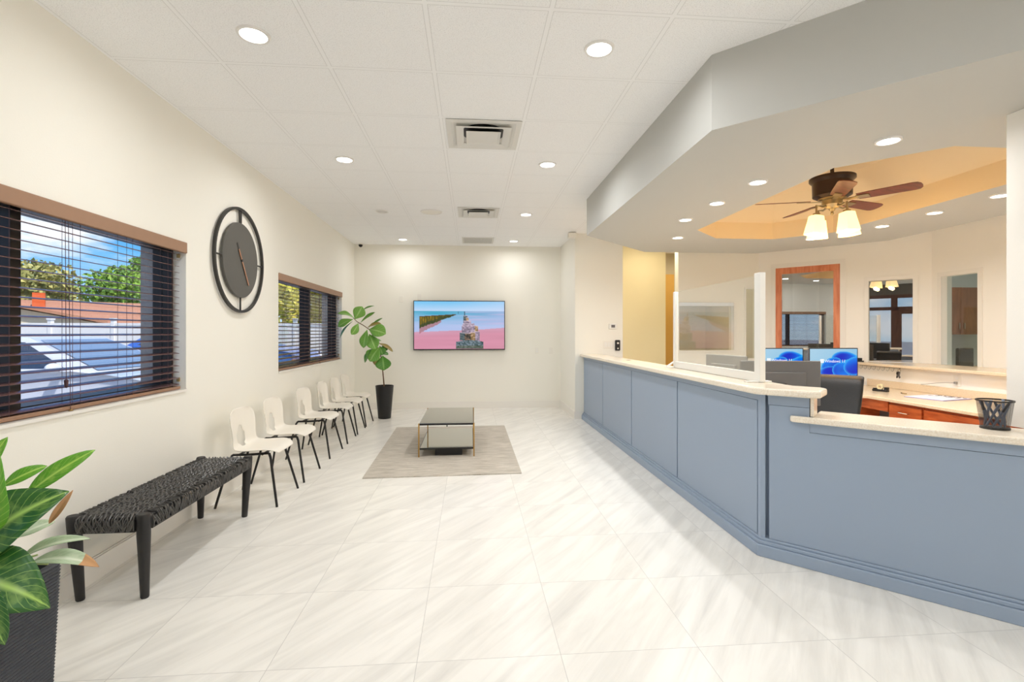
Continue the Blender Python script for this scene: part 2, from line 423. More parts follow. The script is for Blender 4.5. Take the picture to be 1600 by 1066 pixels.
def obj(name, mb, mats, parent=None, smooth=False, bevel=0.0, seg=2, world=False, weld=False, solid=0.0, sub=0, label=None):
    if not isinstance(mats, (list, tuple)): mats = [mats]
    me = bpy.data.meshes.new(name)
    vs = mb.v
    if world and parent is not None:
        pl = parent.location
        if parent.parent is not None: pl = pl + parent.parent.location
        vs = [(x - pl[0], y - pl[1], z - pl[2]) for x, y, z in vs]
    me.from_pydata(vs, [], mb.f)
    for m in mats: me.materials.append(m)
    if len(mats) > 1: me.polygons.foreach_set('material_index', mb.m)
    if mb.uv:
        ul = me.uv_layers.new(name='UVMap')
        for fi, cs in mb.uv.items():
            for li, c in zip(me.polygons[fi].loop_indices, cs): ul.data[li].uv = c
    bm = bmesh.new(); bm.from_mesh(me)
    if weld: bmesh.ops.remove_doubles(bm, verts=bm.verts, dist=1e-5)
    if not mb.uv: bmesh.ops.recalc_face_normals(bm, faces=bm.faces)
    bm.to_mesh(me); bm.free()
    if smooth:
        me.polygons.foreach_set('use_smooth', [True] * len(me.polygons))
        me.set_sharp_from_angle(angle=R(40))
    me.update()
    o = bpy.data.objects.new(name, me); COL.objects.link(o)
    if parent is not None: o.parent = parent
    if sub:
        md = o.modifiers.new('sub', 'SUBSURF'); md.levels = sub; md.render_levels = sub
    if solid:
        md = o.modifiers.new('solid', 'SOLIDIFY'); md.thickness = solid; md.offset = 0
    if bevel:
        md = o.modifiers.new('bevel', 'BEVEL'); md.width = bevel; md.segments = seg; md.limit_method = 'ANGLE'; md.angle_limit = R(35)
        if not smooth:
            me.polygons.foreach_set('use_smooth', [True] * len(me.polygons))
            me.set_sharp_from_angle(angle=R(40))
    if label: o['label'] = label
    return o

def thing(name, label, cat, loc=(0, 0, 0), rz=0.0, group=None):
    o = bpy.data.objects.new(name, None); COL.objects.link(o)
    o.location = loc; o.rotation_euler = (0, 0, rz); o.empty_display_size = 0.1
    return tag(o, label, cat, group)

def struct(name, mb, m, parent=None, **k):
    o = obj(name, mb, m, parent, **k)
    if parent is None: o['kind'] = 'structure'
    return o

def copy_tree(o, parent=None, loc=None, rz=None, label=None):
    c = o.copy(); COL.objects.link(c)
    if parent is not None: c.parent = parent
    for ch in list(o.children): copy_tree(ch, c)
    if loc is not None: c.location = loc
    if rz is not None: c.rotation_euler = (0, 0, rz)
    if label: c['label'] = label
    return c

# ------------------------------------------------------------------ camera
cam = bpy.data.cameras.new('camera'); co = bpy.data.objects.new('camera', cam); COL.objects.link(co)
co.location = (0, 0, 1.378); co.rotation_euler = (R(90), 0, -math.atan(64 / 770))
cam.sensor_width = 36.0; cam.lens = 36.0 * 770 / 1600; cam.shift_y = -12.5 / 1600; cam.clip_start = 0.05; cam.clip_end = 300
SC.camera = co

# ------------------------------------------------------------------ room shell
CZ = 2.973; SB = 2.54; XL = -2.09; YB = 9.05; XO = -2.40
struct('floor', MB().box(XL, -1.8, -0.06, 10.5, 12.5, 0.0), M['floor'])
struct('ceiling', MB().box(XL - 0.3, -1.8, CZ, 10.5, 12.5, CZ + 0.08), M['ceiling'])
W1 = (1.39, 3.812, 0.962, 2.040); W2 = (5.557, 8.196, 0.952, 2.034)
wl = MB()
def wl_y(y0, y1, z0, z1): wl.box(XO, y0, z0, XL, y1, z1)
wl_y(0.15, W1[0], -0.1, CZ); wl_y(W1[0], W1[1], -0.1, W1[2]); wl_y(W1[0], W1[1], W1[3], CZ)
wl_y(W1[1], W2[0], -0.1, CZ); wl_y(W2[0], W2[1], -0.1, W2[2]); wl_y(W2[0], W2[1], W2[3], CZ); wl_y(W2[1], YB + 0.2, -0.1, CZ)
struct('wall_left', wl, M['wall'], weld=False)
# outer skin of the same wall, seen only in the window reveals
ws = MB()
for (a, b, c, d) in (W1, W2):
    for (y0, y1) in ((a - 0.02, a + 0.001), (b - 0.001, b + 0.02)):
        ws.box(XO - 0.005, y0, c, -2.305, y1, d)
    ws.box(XO - 0.03, a, c - 0.03, -2.305, b, c + 0.002)
struct('trim_1', ws, M['stucco'])
struct('wall_back', MB().box(XL, YB, 0, 1.66, YB + 0.15, CZ), M['wall'])
struct('wall_jog', MB().box(1.66, 7.78, 0, 2.44, YB + 0.15, CZ), M['wall'])
struct('wall_hall', MB().box(2.44, 8.6, 0, 3.486, 8.75, CZ), M['wall_yellow'])
struct('wall_hall_end', MB().box(3.3, 9.6, 0, 4.75, 9.75, CZ).box(3.33, 8.75, 0, 3.486, 9.6, CZ), M['wall_hall_grey'])
# reception back walls with openings -----------------------------------------
def wall_seg(name, p, q, holes, m, th=0.14, z1=CZ):
    """wall from p to q (plan), thickness away from the room (left of p->q is room side); holes: (s0,s1,z0,z1)"""
    d = Vector((q[0] - p[0], q[1] - p[1])); Ln = d.length; d.normalize(); n = Vector((d[1], -d[0]))
    mtx = Matrix(((d[0], n[0], 0, p[0]), (d[1], n[1], 0, p[1]), (0, 0, 1, 0), (0, 0, 0, 1)))
    mb = MB(); s = 0.0
    for (a, b, z0, zt) in sorted(holes):
        mb.box(s, 0, 0, a, th, z1, mtx=mtx)
        if z0 > 0: mb.box(a, 0, 0, b, th, z0, mtx=mtx)
        mb.box(a, 0, zt, b, th, z1, mtx=mtx); s = b
    mb.box(s, 0, 0, Ln, th, z1, mtx=mtx)
    struct(name, mb, m)
    return mtx
PC0, PC1, PB0 = (3.342, 7.72), (4.704, 7.72), (6.23, 6.194)
SQ = math.sqrt(2)
def sA(x): return (x - PC1[0]) * SQ               # distance along the diagonal wall
mC = wall_seg('wall_reception_rear', PC1, PC0, [(0.434, 1.355, 1.093, 1.82), (0.02, 0.226, 0.96, 2.105)], M['wall'])
mA = wall_seg('wall_reception_diagonal', PB0, PC1, [(sA(6.23) - sA(5.494), sA(6.23) - sA(4.88), 0.0, 2.415), (sA(6.23) - sA(6.089), sA(6.23) - sA(5.738), 0.965, 2.13)], M['wall_white'])
mB = wall_seg('wall_reception_right', (6.23, -1.8), PB0, [(1.8 + 5.573, 1.8 + 6.045, 0.945, 2.128)], M['wall_white'])
struct('wall_column', MB().box(2.845, 1.97, 0.8855, 3.2, 2.40, SB - 0.001), M['wall_white'])
# front walls (behind the camera) with the entry storefront on the diagonal
struct('wall_front', MB().box(-0.4, -1.8, 0, 6.4, -1.62, CZ), M['wall'])
# offices behind the glass: shells that keep their daylight out
of = MB()
of.box(4.6, 10.4, 0, 10.4, 10.5, CZ)
of.box(10.3, -1.8, 0, 10.4, 10.5, CZ)
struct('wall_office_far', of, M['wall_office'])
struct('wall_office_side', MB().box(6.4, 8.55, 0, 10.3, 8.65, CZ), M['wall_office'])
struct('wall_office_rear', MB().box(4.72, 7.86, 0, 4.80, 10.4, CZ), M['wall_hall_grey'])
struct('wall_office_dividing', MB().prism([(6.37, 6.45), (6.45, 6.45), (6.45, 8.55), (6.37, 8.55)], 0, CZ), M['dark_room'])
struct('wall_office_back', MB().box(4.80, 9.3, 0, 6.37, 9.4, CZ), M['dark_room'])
# baseboards
bl = MB().box(XL, 0.2, 0, XL + 0.014, YB, 0.125).box(XL, 0.2, 0.125, XL + 0.008, YB, 0.135)
struct('baseboard_left', bl, M['trim'])
struct('baseboard_back', MB().box(XL + 0.014, YB - 0.014, 0, 1.66, YB, 0.125), M['trim'])
struct('baseboard_jog', MB().box(1.646, 7.766, 0, 1.66, YB, 0.125).box(1.6601, 7.766, 0, 1.80, 7.7799, 0.125), M['trim'])

# soffit: an octagonal ring with a vaulted tray
def octo(x0, y0, x1, y1, c):
    return [(x0, y0 + c), (x0, y1 - c), (x0 + c, y1), (x1 - c, y1), (x1, y1 - c), (x1, y0 + c), (x1 - c, y0), (x0 + c, y0)]
OO = octo(1.375, 1.62, 5.23, 6.88, 1.10)
TI = octo(2.545, 2.824, 4.17, 5.82, 0.45)
TT = octo(2.545 + .42, 2.824 + .42, 4.17 - .42, 5.82 - .42, 0.28)
so = MB()
for i in range(8):
    j = (i + 1) % 8
    so._add([OO[i] + (SB,), OO[j] + (SB,), TI[j] + (SB,), TI[i] + (SB,)], [(0, 1, 2, 3)])
    so._add([OO[i] + (SB,), OO[j] + (SB,), OO[j] + (CZ,), OO[i] + (CZ,)], [(0, 1, 2, 3)])
struct('soffit', so, M['soffit'], weld=True)
st = MB()
for i in range(8):
    j = (i + 1) % 8
    st._add([TI[i] + (SB,), TI[j] + (SB,), TI[j] + (2.74,), TI[i] + (2.74,)], [(0, 1, 2, 3)])
    st._add([TI[i] + (2.74,), TI[j] + (2.74,), TT[j] + (2.962,), TT[i] + (2.962,)], [(0, 1, 2, 3)])
st._add([p + (2.962,) for p in TT], [tuple(range(8))])
struct('ceiling_tray', st, M['tray'], weld=True)

# ------------------------------------------------------------------ windows in the left wall
def left_window(idx, w):
    y0, y1, z0, z1 = w
    fr = MB(); f = 0.055
    fr.box(-2.31, y0, z0, -2.18, y0 + 0.02, z1).box(-2.31, y1 - 0.02, z0, -2.18, y1, z1)
    fr.box(-2.31, y0 + 0.02, z0, -2.18, y1 - 0.02, z0 + f).box(-2.31, y0 + 0.02, z1 - f, -2.18, y1 - 0.02, z1)
    ym = (y0 + y1) / 2 - (0.045 if idx == 1 else -0.01)
    fr.box(-2.31, ym - 0.028, z0 + f, -2.18, ym + 0.028, z1 - f)
    o = struct('window_%d' % idx, fr, M['bronze'])
    g = MB().box(-2.248, y0 + 0.02, z0 + f, -2.242, ym - 0.028, z1 - f).box(-2.248, ym + 0.028, z0 + f, -2.242, y1 - 0.02, z1 - f)
    obj('window_pane', g, M['pane'], o)
    sl = MB().box(-2.18, y0 + 0.001, z0, -2.085, y1 - 0.001, z0 + 0.006)
    sl.box(-2.09, y0 - 0.0, z0 - 0.012, -2.078, y1 + 0.0, z0 + 0.006)
    obj('window_sill', sl, M['trim'], o)
left_window(1, W1); left_window(2, W2)

def blind(w, label, ncord):
    y0, y1, z0, z1 = w
    t = thing('window_blind', label, 'blind', (-2.13, (y0 + y1) / 2, z1))
    v = MB().box(-2.105, y0 + 0.004, z1 - 0.078, -2.078, y1 - 0.001, z1 + 0.002)
    obj('valance', v, M['brown_valance'], t, world=True, bevel=0.006)
    obj('head_rail', MB().box(-2.168, y0 + 0.03, z1 - 0.055, -2.108, y1 - 0.03, z1 - 0.003), M['cord'], t, world=True)
    s = MB(); zt = z1 - 0.085; zb = z0 + 0.045; n = 22
    ya, yb = y0 + 0.036, y1 - 0.036
    tilt = -0.009
    for i in range(n):
        z = zt + (zb - zt) * i / (n - 1)
        pts = []
        for k in range(5):
            u = k / 4 - 0.5
            pts.append((-2.140 + u * 0.05, z + 0.0025 * (1 - 4 * u * u) + tilt * u))
        s.grid([[(x, ya, zz + 0.0014) for x, zz in pts], [(x, yb, zz + 0.0014) for x, zz in pts]])
        s.grid([[(x, yb, zz - 0.0014) for x, zz in pts], [(x, ya, zz - 0.0014) for x, zz in pts]])
        e = [(pts[0][0], pts[0][1]), (pts[-1][0], pts[-1][1])]
        for x, zz in e: s._add([(x, ya, zz - 0.0014), (x, yb, zz - 0.0014), (x, yb, zz + 0.0014), (x, ya, zz + 0.0014)], [(0, 1, 2, 3)])
    obj('slats', s, M['slat'], t, world=True)
    obj('bottom_rail', MB().box(-2.166, ya, z0 + 0.010, -2.108, yb, z0 + 0.030), M['brown_valance'], t, world=True, bevel=0.003)
    c = MB()
    for i in range(ncord):
        y = ya + 0.14 + (yb - ya - 0.28) * i / (ncord - 1)
        for x in (-2.114, -2.166): c.tube([(x, y, z1 - 0.05), (x, y, z0 + 0.02)], 0.0012, 5)
        c.tube([(-2.112, y + 0.05, z1 - 0.05), (-2.112, y + 0.05, z0 + 0.02)], 0.0011, 5)
    obj('ladder_cord', c, M['cord'], t, world=True)
    yl = y0 + (y1 - y0) * 0.56
    lc = MB().tube([(-2.103, yl, z1 - 0.07), (-2.101, yl + 0.004, z0 + 0.17)], 0.0016, 5).tube([(-2.103, yl + 0.02, z1 - 0.07), (-2.100, yl + 0.03, z0 + 0.01)], 0.0016, 5)
    k = obj('lift_cord', lc, M['cord'], t, world=True)
    tm = MB().lathe([(0.003, 0.0), (0.010, -0.006), (0.008, -0.035), (0.004, -0.045)][::-1], (-2.101, yl + 0.004, z0 + 0.175), 10)
    tm2 = MB().lathe([(0.003, 0.0), (0.010, -0.006), (0.008, -0.035), (0.004, -0.045)][::-1], (-2.098, yl + 0.03, z0 + 0.015), 10)
    obj('tassel', tm, M['cord'], k, world=True); obj('tassel', tm2, M['brassdull'], k, world=True, label='brass coloured tassel')
    for yy, zz in ((yb + 0.022, z1 - 0.11), (yb + 0.022, z0 + 0.06)):
        obj('hold_down_bracket', MB().box(-2.15, yy, zz, -2.13, yy + 0.013, zz + 0.03), M['brassdull'], t, world=True, bevel=0.002)
    return t
blind(W1, 'brown wooden slat blind open in the large window beside the potted plant', 6)
blind(W2, 'brown wooden slat blind open in the window above the white chairs', 6)

# reception interior windows / door -------------------------------------------
def frame_in(idx, kind, mtx, s0, s1, z0, z1, casing, glass, cas_w=0.055, inner=None, sill=True, th=0.14):
    mb = MB(); cw = cas_w
    zb = z0 if sill else 0.0
    mb.box(s0 - cw, -0.016, zb, s0, 0.0, z1 + cw, mtx=mtx).box(s1, -0.016, zb, s1 + cw, 0.0, z1 + cw, mtx=mtx)
    mb.box(s0, -0.016, z1, s1, 0.0, z1 + cw, mtx=mtx)
    if z0 > 0.1: mb.box(s0 - cw, -0.016, z0 - 0.03, s1 + cw, 0.0, z0, mtx=mtx)
    o = struct('%s_%d' % (kind, idx), mb, casing)
    if inner is not None:
        iw = 0.085; ib = MB()
        ib.box(s0, 0.0, z0, s0 + iw, 0.045, z1, mtx=mtx).box(s1 - iw, 0.0, z0, s1, 0.045, z1, mtx=mtx)
        ib.box(s0 + iw, 0.0, z1 - iw * 1.15, s1 - iw, 0.045, z1, mtx=mtx).box(s0 + iw, 0.0, z0, s1 - iw, 0.045, z0 + 0.22, mtx=mtx)
        obj('door_frame', ib, inner, o)
        g = MB().box(s0 + iw, 0.018, z0 + 0.22, s1 - iw, 0.024, z1 - iw * 1.15, mtx=mtx)
        obj('door_pane', g, glass, o)
    else:
        g = MB().box(s0, th * 0.5, z0, s1, th * 0.5 + 0.006, z1, mtx=mtx)
        obj('window_pane', g, glass, o)
    return o
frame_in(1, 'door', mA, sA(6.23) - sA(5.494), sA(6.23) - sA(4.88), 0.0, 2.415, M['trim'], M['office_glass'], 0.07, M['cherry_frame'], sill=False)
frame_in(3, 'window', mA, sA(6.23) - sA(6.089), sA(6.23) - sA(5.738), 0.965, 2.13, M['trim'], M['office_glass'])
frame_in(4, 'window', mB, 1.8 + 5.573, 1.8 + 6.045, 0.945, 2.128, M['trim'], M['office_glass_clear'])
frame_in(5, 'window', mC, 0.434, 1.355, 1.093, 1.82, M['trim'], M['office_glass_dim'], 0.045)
frame_in(6, 'window', mC, 0.02, 0.226, 0.96, 2.105, M['trim'], M['office_glass_clear'], 0.02)
# hall door, tall and yellow
struct('door_2', MB().box(3.49, 9.56, 0, 4.05, 9.6, 2.55), M['yellow_door'])

# entry storefront behind the camera (shows in the office glass)
E0, E1 = (-2.09, 0.15), (-0.4, -1.62)
def entry():
    d = Vector((E0[0] - E1[0], E0[1] - E1[1])); Ln = d.length; d.normalize(); n = Vector((d[1], -d[0]))
    n = -n if n.dot(Vector((0, 0)) - Vector(E0)) > 0 else n
    mtx = Matrix(((d[0], n[0], 0, E1[0]), (d[1], n[1], 0, E1[1]), (0, 0, 1, 0), (0, 0, 0, 1)))
    mb = MB()
    mb.box(0, 0, 2.55, Ln, 0.12, CZ, mtx=mtx)
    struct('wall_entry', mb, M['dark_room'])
    f = MB(); xs = [0.0, 0.55, 0.66, 1.60, 1.71, 2.05]; 
    f.box(0, 0, 0, 0.10, 0.1, 2.55, mtx=mtx).box(0.50, 0, 0, 0.66, 0.1, 2.55, mtx=mtx).box(1.60, 0, 0, 1.76, 0.1, 2.55, mtx=mtx).box(Ln - 0.10, 0, 0, Ln, 0.1, 2.55, mtx=mtx)
    f.box(0, 0, 2.45, Ln, 0.1, 2.55, mtx=mtx).box(0, 0, 2.08, Ln, 0.1, 2.18, mtx=mtx).box(0.1, 0, 0, 0.5, 0.1, 0.2, mtx=mtx).box(1.76, 0, 0, Ln - 0.1, 0.1, 0.2, mtx=mtx)
    o = struct('door_3', f, M['dark_wood'])
    l = MB().box(0.66, 0.02, 0.01, 0.76, 0.07, 2.08, mtx=mtx).box(1.50, 0.02, 0.01, 1.60, 0.07, 2.08, mtx=mtx).box(0.76, 0.02, 0.01, 1.50, 0.07, 0.25, mtx=mtx).box(0.76, 0.02, 1.96, 1.50, 0.07, 2.08, mtx=mtx)
    obj('door_frame', l, M['dark_wood'], o)
    g = MB().box(0.1, 0.045, 0.2, 0.5, 0.05, 2.08, mtx=mtx).box(1.76, 0.045, 0.2, Ln - 0.1, 0.05, 2.08, mtx=mtx).box(0.76, 0.045, 0.25, 1.5, 0.05, 1.96, mtx=mtx)
    g.box(0.1, 0.045, 2.18, 0.5, 0.05, 2.45, mtx=mtx).box(0.66, 0.045, 2.18, 1.6, 0.05, 2.45, mtx=mtx).box(1.76, 0.045, 2.18, Ln - 0.1, 0.05, 2.45, mtx=mtx)
    obj('door_pane', g, M['pane'], o)
    obj('door_handle', MB().tube([(0, 0, 0)] * 1 + [(0, 0, 0.4)], 0.012, 8), M['steel'], o).matrix_local = mtx @ Matrix.Translation((0.80, -0.05, 0.9))
entry()

# ------------------------------------------------------------------ ceiling fittings
LIGHTS = []
def lamp(loc, power, size, col=(0.975, 0.985, 1.0), spread=170):
    l = bpy.data.lights.new('downlight_or_fill_lamp', 'AREA'); l.shape = 'DISK'; l.size = size; l.energy = power; l.color = col; l.spread = R(spread)
    o = bpy.data.objects.new('downlight_or_fill_lamp', l); COL.objects.link(o); o.location = loc
    return o
def downlight_proto(r, lens=True, eyeball=False):
    t = thing('downlight', '', 'ceiling light', (0, 0, 0))
    ring = MB().lathe([(r * 0.80, -0.004), (r * 0.86, -0.010), (r * 1.0, -0.007), (r * 1.02, -0.0005)], seg=32)
    ring = MB().lathe([(r * 0.82, -0.0005), (r * 0.82, -0.010), (r * 0.97, -0.010), (r * 1.02, -0.0005)], seg=32, closed=True)
    obj('trim_ring', ring, M['ring_white'], t, smooth=True)
    obj('lens', MB().lathe([(1e-4, -0.0035), (r * 0.82, -0.0015)], seg=28), M['lens'] if lens else M['lens_dim'], t)
    return t
CP = 10.0; SP = 9.6
big = downlight_proto(0.083); off = downlight_proto(0.083, lens=False); small = downlight_proto(0.070)
cl = [(-1.157, 2.735, 'nearest on the left, by the wall above the large window', 1), (0.715, 2.71, 'nearest on the right, by the corner of the soffit', 1),
      (-1.157, 4.63, 'second on the left, above the wall clock side', 1), (0.72, 4.61, 'second on the right, beside the larger air vent', 1),
      (-1.157, 6.565, 'third on the left, above the white chairs, unlit', 0), (0.735, 6.58, 'third on the right, beside the smaller air vent', 1),
      (-1.157, 8.51, 'farthest on the left, in front of the television wall', 1), (0.735, 8.50, 'farthest on the right, beside the slotted return grille', 1)]
first = {0: True, 1: True}
for x, y, w, on in cl:
    src = big if on else off
    lab = 'round recessed tile ceiling downlight ' + w
    if first[on]:
        o = src; o.location = (x, y, CZ); o['label'] = lab; first[on] = False
    else: o = copy_tree(src, None, (x, y, CZ), None, lab)
    o['group'] = 'downlights in the tile ceiling'
    if on: lamp((x, y, CZ - 0.014), CP * (0.5 if y > 8 else 0.85 if y < 3 and x < 0 else 1.0), 0.13)
sl = [(2.505, 2.77, 'largest and nearest, in the soffit close to the wide front face'), (2.194, 3.614, 'second along the lobby edge'),
      (2.186, 4.23, 'third along the lobby edge'), (2.186, 4.877, 'fourth along the lobby edge'),
      (2.502, 5.80, 'at the far lobby side corner of the soffit, near the hall'), (4.177, 5.74, 'behind the fan lamps above the computer monitors'),
      (4.44, 4.99, 'at the rear just right of the fan lamps'), (4.45, 4.392, 'at the rear under the long dark red fan blade'), (4.444, 3.80, 'half hidden by the white column')]
for i, (x, y, w) in enumerate(sl):
    lab = 'small recessed soffit downlight ' + w
    if i == 0: o = small; o.location = (x, y, SB); o['label'] = lab
    else: o = copy_tree(small, None, (x, y, SB), None, lab)
    o['group'] = 'downlights in the soffit'
    lamp((x, y, SB - 0.014), SP * (0.5 if i == 0 else 1.0), 0.105)
# unseen fill lamps added behind the camera to brighten the room
for x, y in ((-1.157, 0.84), (0.715, 0.84), (0.715, -1.0), (2.6, -1.0), (4.6, -0.4)): lamp((x, y, CZ - 0.014), CP * (0.6 if x < 0 else 1.0), 0.13)

def air_vent(x0, y0, x1, y1, label):
    cx, cy = (x0 + x1) / 2, (y0 + y1) / 2; h = (x1 - x0) / 2
    t = thing('air_vent', label, 'air vent', (cx, cy, CZ), 0, 'supply air vents')
    def ringp(a, za, b, zb, mi=0):
        mb = MB()
        A = [(-a, -a, za), (a, -a, za), (a, a, za), (-a, a, za)]; B = [(-b, -b, zb), (b, -b, zb), (b, b, zb), (-b, b, zb)]
        for i in range(4):
            j = (i + 1) % 4
            mb._add([A[i], A[j], B[j], B[i]], [(0, 1, 2, 3)])
        return mb
    obj('pan', MB().box(-h * 0.92, -h * 0.92, -0.0015, h * 0.92, h * 0.92, -0.0005), M['vent'], t)
    obj('duct_opening', MB().lathe([(h * 0.60, -0.0030), (h * 0.60, -0.0020)], (0, -h * 0.14, 0), 32), M['black'], t)
    f = ringp(h, -0.006, h * 0.86, -0.006); f.v += []; 
    g = ringp(h * 0.86, -0.006, h * 0.80, -0.002); o = len(f.v); f.v += g.v; f.f += [tuple(i + o for i in q) for q in g.f]; f.m += g.m
    obj('vent_frame', f, M['vent'], t, solid=0.003)
    obj('cone', ringp(h * 0.74, -0.026, h * 0.54, -0.010), M['vent'], t, solid=0.003)
    c2 = ringp(h * 0.47, -0.030, h * 0.40, -0.020)
    c2.box(-h * 0.40, -h * 0.40, -0.023, h * 0.40, h * 0.40, -0.020)
    obj('centre_plate', c2, M['vent'], t, solid=0.002)
    return t
air_vent(-0.19, 3.66, 0.385, 4.28, 'square stepped white supply air vent, larger and nearer in the tile ceiling')
air_vent(-0.17, 6.22, 0.365, 6.84, 'square stepped white supply air vent, smaller and farther toward the television')
t = thing('return_grille', 'white slotted return air grille in the ceiling before the television wall', 'grille', (0.12, 8.50, CZ))
obj('grille_frame', MB().box(-0.27, -0.27, -0.008, 0.27, -0.245, -0.0005).box(-0.27, 0.245, -0.008, 0.27, 0.27, -0.0005).box(-0.27, -0.245, -0.008, -0.245, 0.245, -0.0005).box(0.245, -0.245, -0.008, 0.27, 0.245, -0.0005), M['vent'], t)
obj('backing', MB().box(-0.245, -0.245, -0.002, 0.245, 0.245, -0.0005), M['grey_mid'], t)
g = MB()
for i in range(22): g.box(-0.24 + i * 0.0224, -0.245, -0.008, -0.228 + i * 0.0224, 0.245, -0.004)
obj('slats', g, M['vent'], t)
t = thing('ceiling_speaker', 'round flush white ceiling speaker between the vent and the unlit downlight', 'speaker', (-0.52, 6.55, CZ))
obj('speaker_rim', MB().lathe([(0.125, -0.0005), (0.125, -0.008), (0.14, -0.008), (0.145, -0.0005)], closed=True), M['ring_white'], t, smooth=True)
obj('speaker_mesh', MB().lathe([(1e-4, -0.006), (0.125, -0.004)], seg=28), M['off_white'], t)
t = thing('security_camera', 'small black dome security camera in the corner above the second window', 'camera', (-1.96, 8.97, CZ))
obj('mount', MB().lathe([(0.035, -0.02), (0.035, -0.0005)], seg=20), M['white_plastic'], t)
obj('dome', MB().sphere((0, 0, -0.03), 0.036), M['black_gloss'], t, smooth=True)
t = thing('motion_sensor', 'small white box sensor on a bracket at the corner by the soffit', 'sensor', (1.60, 7.70, 2.93))
obj('bracket', MB().box(0.0, 0.0, -0.02, 0.06, 0.079, 0.0), M['off_white'], t)
obj('sensor_body', MB().box(-0.07, -0.06, -0.05, 0.05, 0.03, 0.03), M['off_white'], t, bevel=0.008)
obj('mast', MB().box(-0.01, -0.02, 0.03, 0.01, 0.0, 0.0425), M['off_white'], t)

# ------------------------------------------------------------------ wall clock
t = thing('wall_clock', 'large round grey wall clock with open outer ring and copper hand', 'clock', (XL, 4.62, 2.03))
rot = Matrix.Rotation(R(90), 4, 'Y')
def ring_mb(r, w, x0, x1, seg=64):
    return MB().lathe([(r - w, x0), (r, x0), (r, x1), (r - w, x1)], seg=seg, mtx=rot, closed=True)
obj('outer_ring', ring_mb(0.470, 0.022, 0.012, 0.036), M['clock_ring'], t, smooth=True)
obj('dial', MB().lathe([(0.336, 0.012), (0.336, 0.028), (0.332, 0.032)], seg=64, mtx=rot), M['clock_face'], t, smooth=True)
for a in range(4):
    c, s_ = math.cos(a * PI / 2), math.sin(a * PI / 2)
    for off_ in (-0.013, 0.013) if a % 2 == 1 and s_ > 0 else (0.0,):
        p0 = (0.022, 0.33 * c - off_ * s_, 0.33 * s_ + off_ * c); p1 = (0.022, 0.455 * c - off_ * s_, 0.455 * s_ + off_ * c)
        obj('spoke', MB().tube([p0, p1], 0.008, 8), M['clock_ring'], t)
obj('standoff', MB().lathe([(0.05, 0.0), (0.05, 0.013)], seg=20, mtx=rot), M['black'], t)
hm = Matrix.Rotation(R(-148), 4, 'X')
obj('minute_hand', MB().box(0.036, -0.009, -0.11, 0.039, 0.009, 0.25, mtx=hm), M['copper'], t, label='copper minute hand')
hh = Matrix.Rotation(R(-150), 4, 'X')
obj('hour_hand', MB().box(0.0335, -0.010, -0.17, 0.0355, 0.010, 0.14, mtx=hh), M['black'], t)
obj('pin', MB().lathe([(0.012, 0.031), (0.012, 0.042)], seg=16, mtx=rot), M['black'], t)

# ------------------------------------------------------------------ screens
def picture_mesh(name, parent, p00, du, dv, nu, nv, fn, m):
    """nu x nv quads spanning p00 + u*du + v*dv (v downwards), coloured by fn(u,v)"""
    vs = []; fs = []
    for j in range(nv + 1):
        for i in range(nu + 1):
            vs.append(tuple(Vector(p00) + Vector(du) * (i / nu) + Vector(dv) * (j / nv)))
    for j in range(nv):
        for i in range(nu):
            a = j * (nu + 1) + i; fs.append((a, a + nu + 1, a + nu + 2, a + 1))
    me = bpy.data.meshes.new(name); me.from_pydata(vs, [], fs)
    at = me.color_attributes.new('picture', 'FLOAT_COLOR', 'POINT')
    data = []
    for j in range(nv + 1):
        for i in range(nu + 1):
            r, g, b = fn(i / nu, j / nv); data += [lin(max(0, min(255, r)) / 255), lin(max(0, min(255, g)) / 255), lin(max(0, min(255, b)) / 255), 1.0]
    at.data.foreach_set('color', data)
    me.materials.append(m); me.update()
    o = bpy.data.objects.new(name, me); COL.objects.link(o); o.parent = parent
    return o
def mixc(a, b, t):
    t = max(0.0, min(1.0, t)); return tuple(x + (y - x) * t for x, y in zip(a, b))
def hsh(*a):
    h = 0.0
    for k, v in enumerate(a): h += v * (12.9898 + 65.2 * k)
    x = math.sin(h) * 43758.5453; return x - math.floor(x)
def nz(x, y):
    ix, iy = math.floor(x), math.floor(y); fx, fy = x - ix, y - iy
    fx = fx * fx * (3 - 2 * fx); fy = fy * fy * (3 - 2 * fy)
    a, b, c, d = hsh(ix, iy), hsh(ix + 1, iy), hsh(ix, iy + 1), hsh(ix + 1, iy + 1)
    return (a + (b - a) * fx) * (1 - fy) + (c + (d - c) * fx) * fy
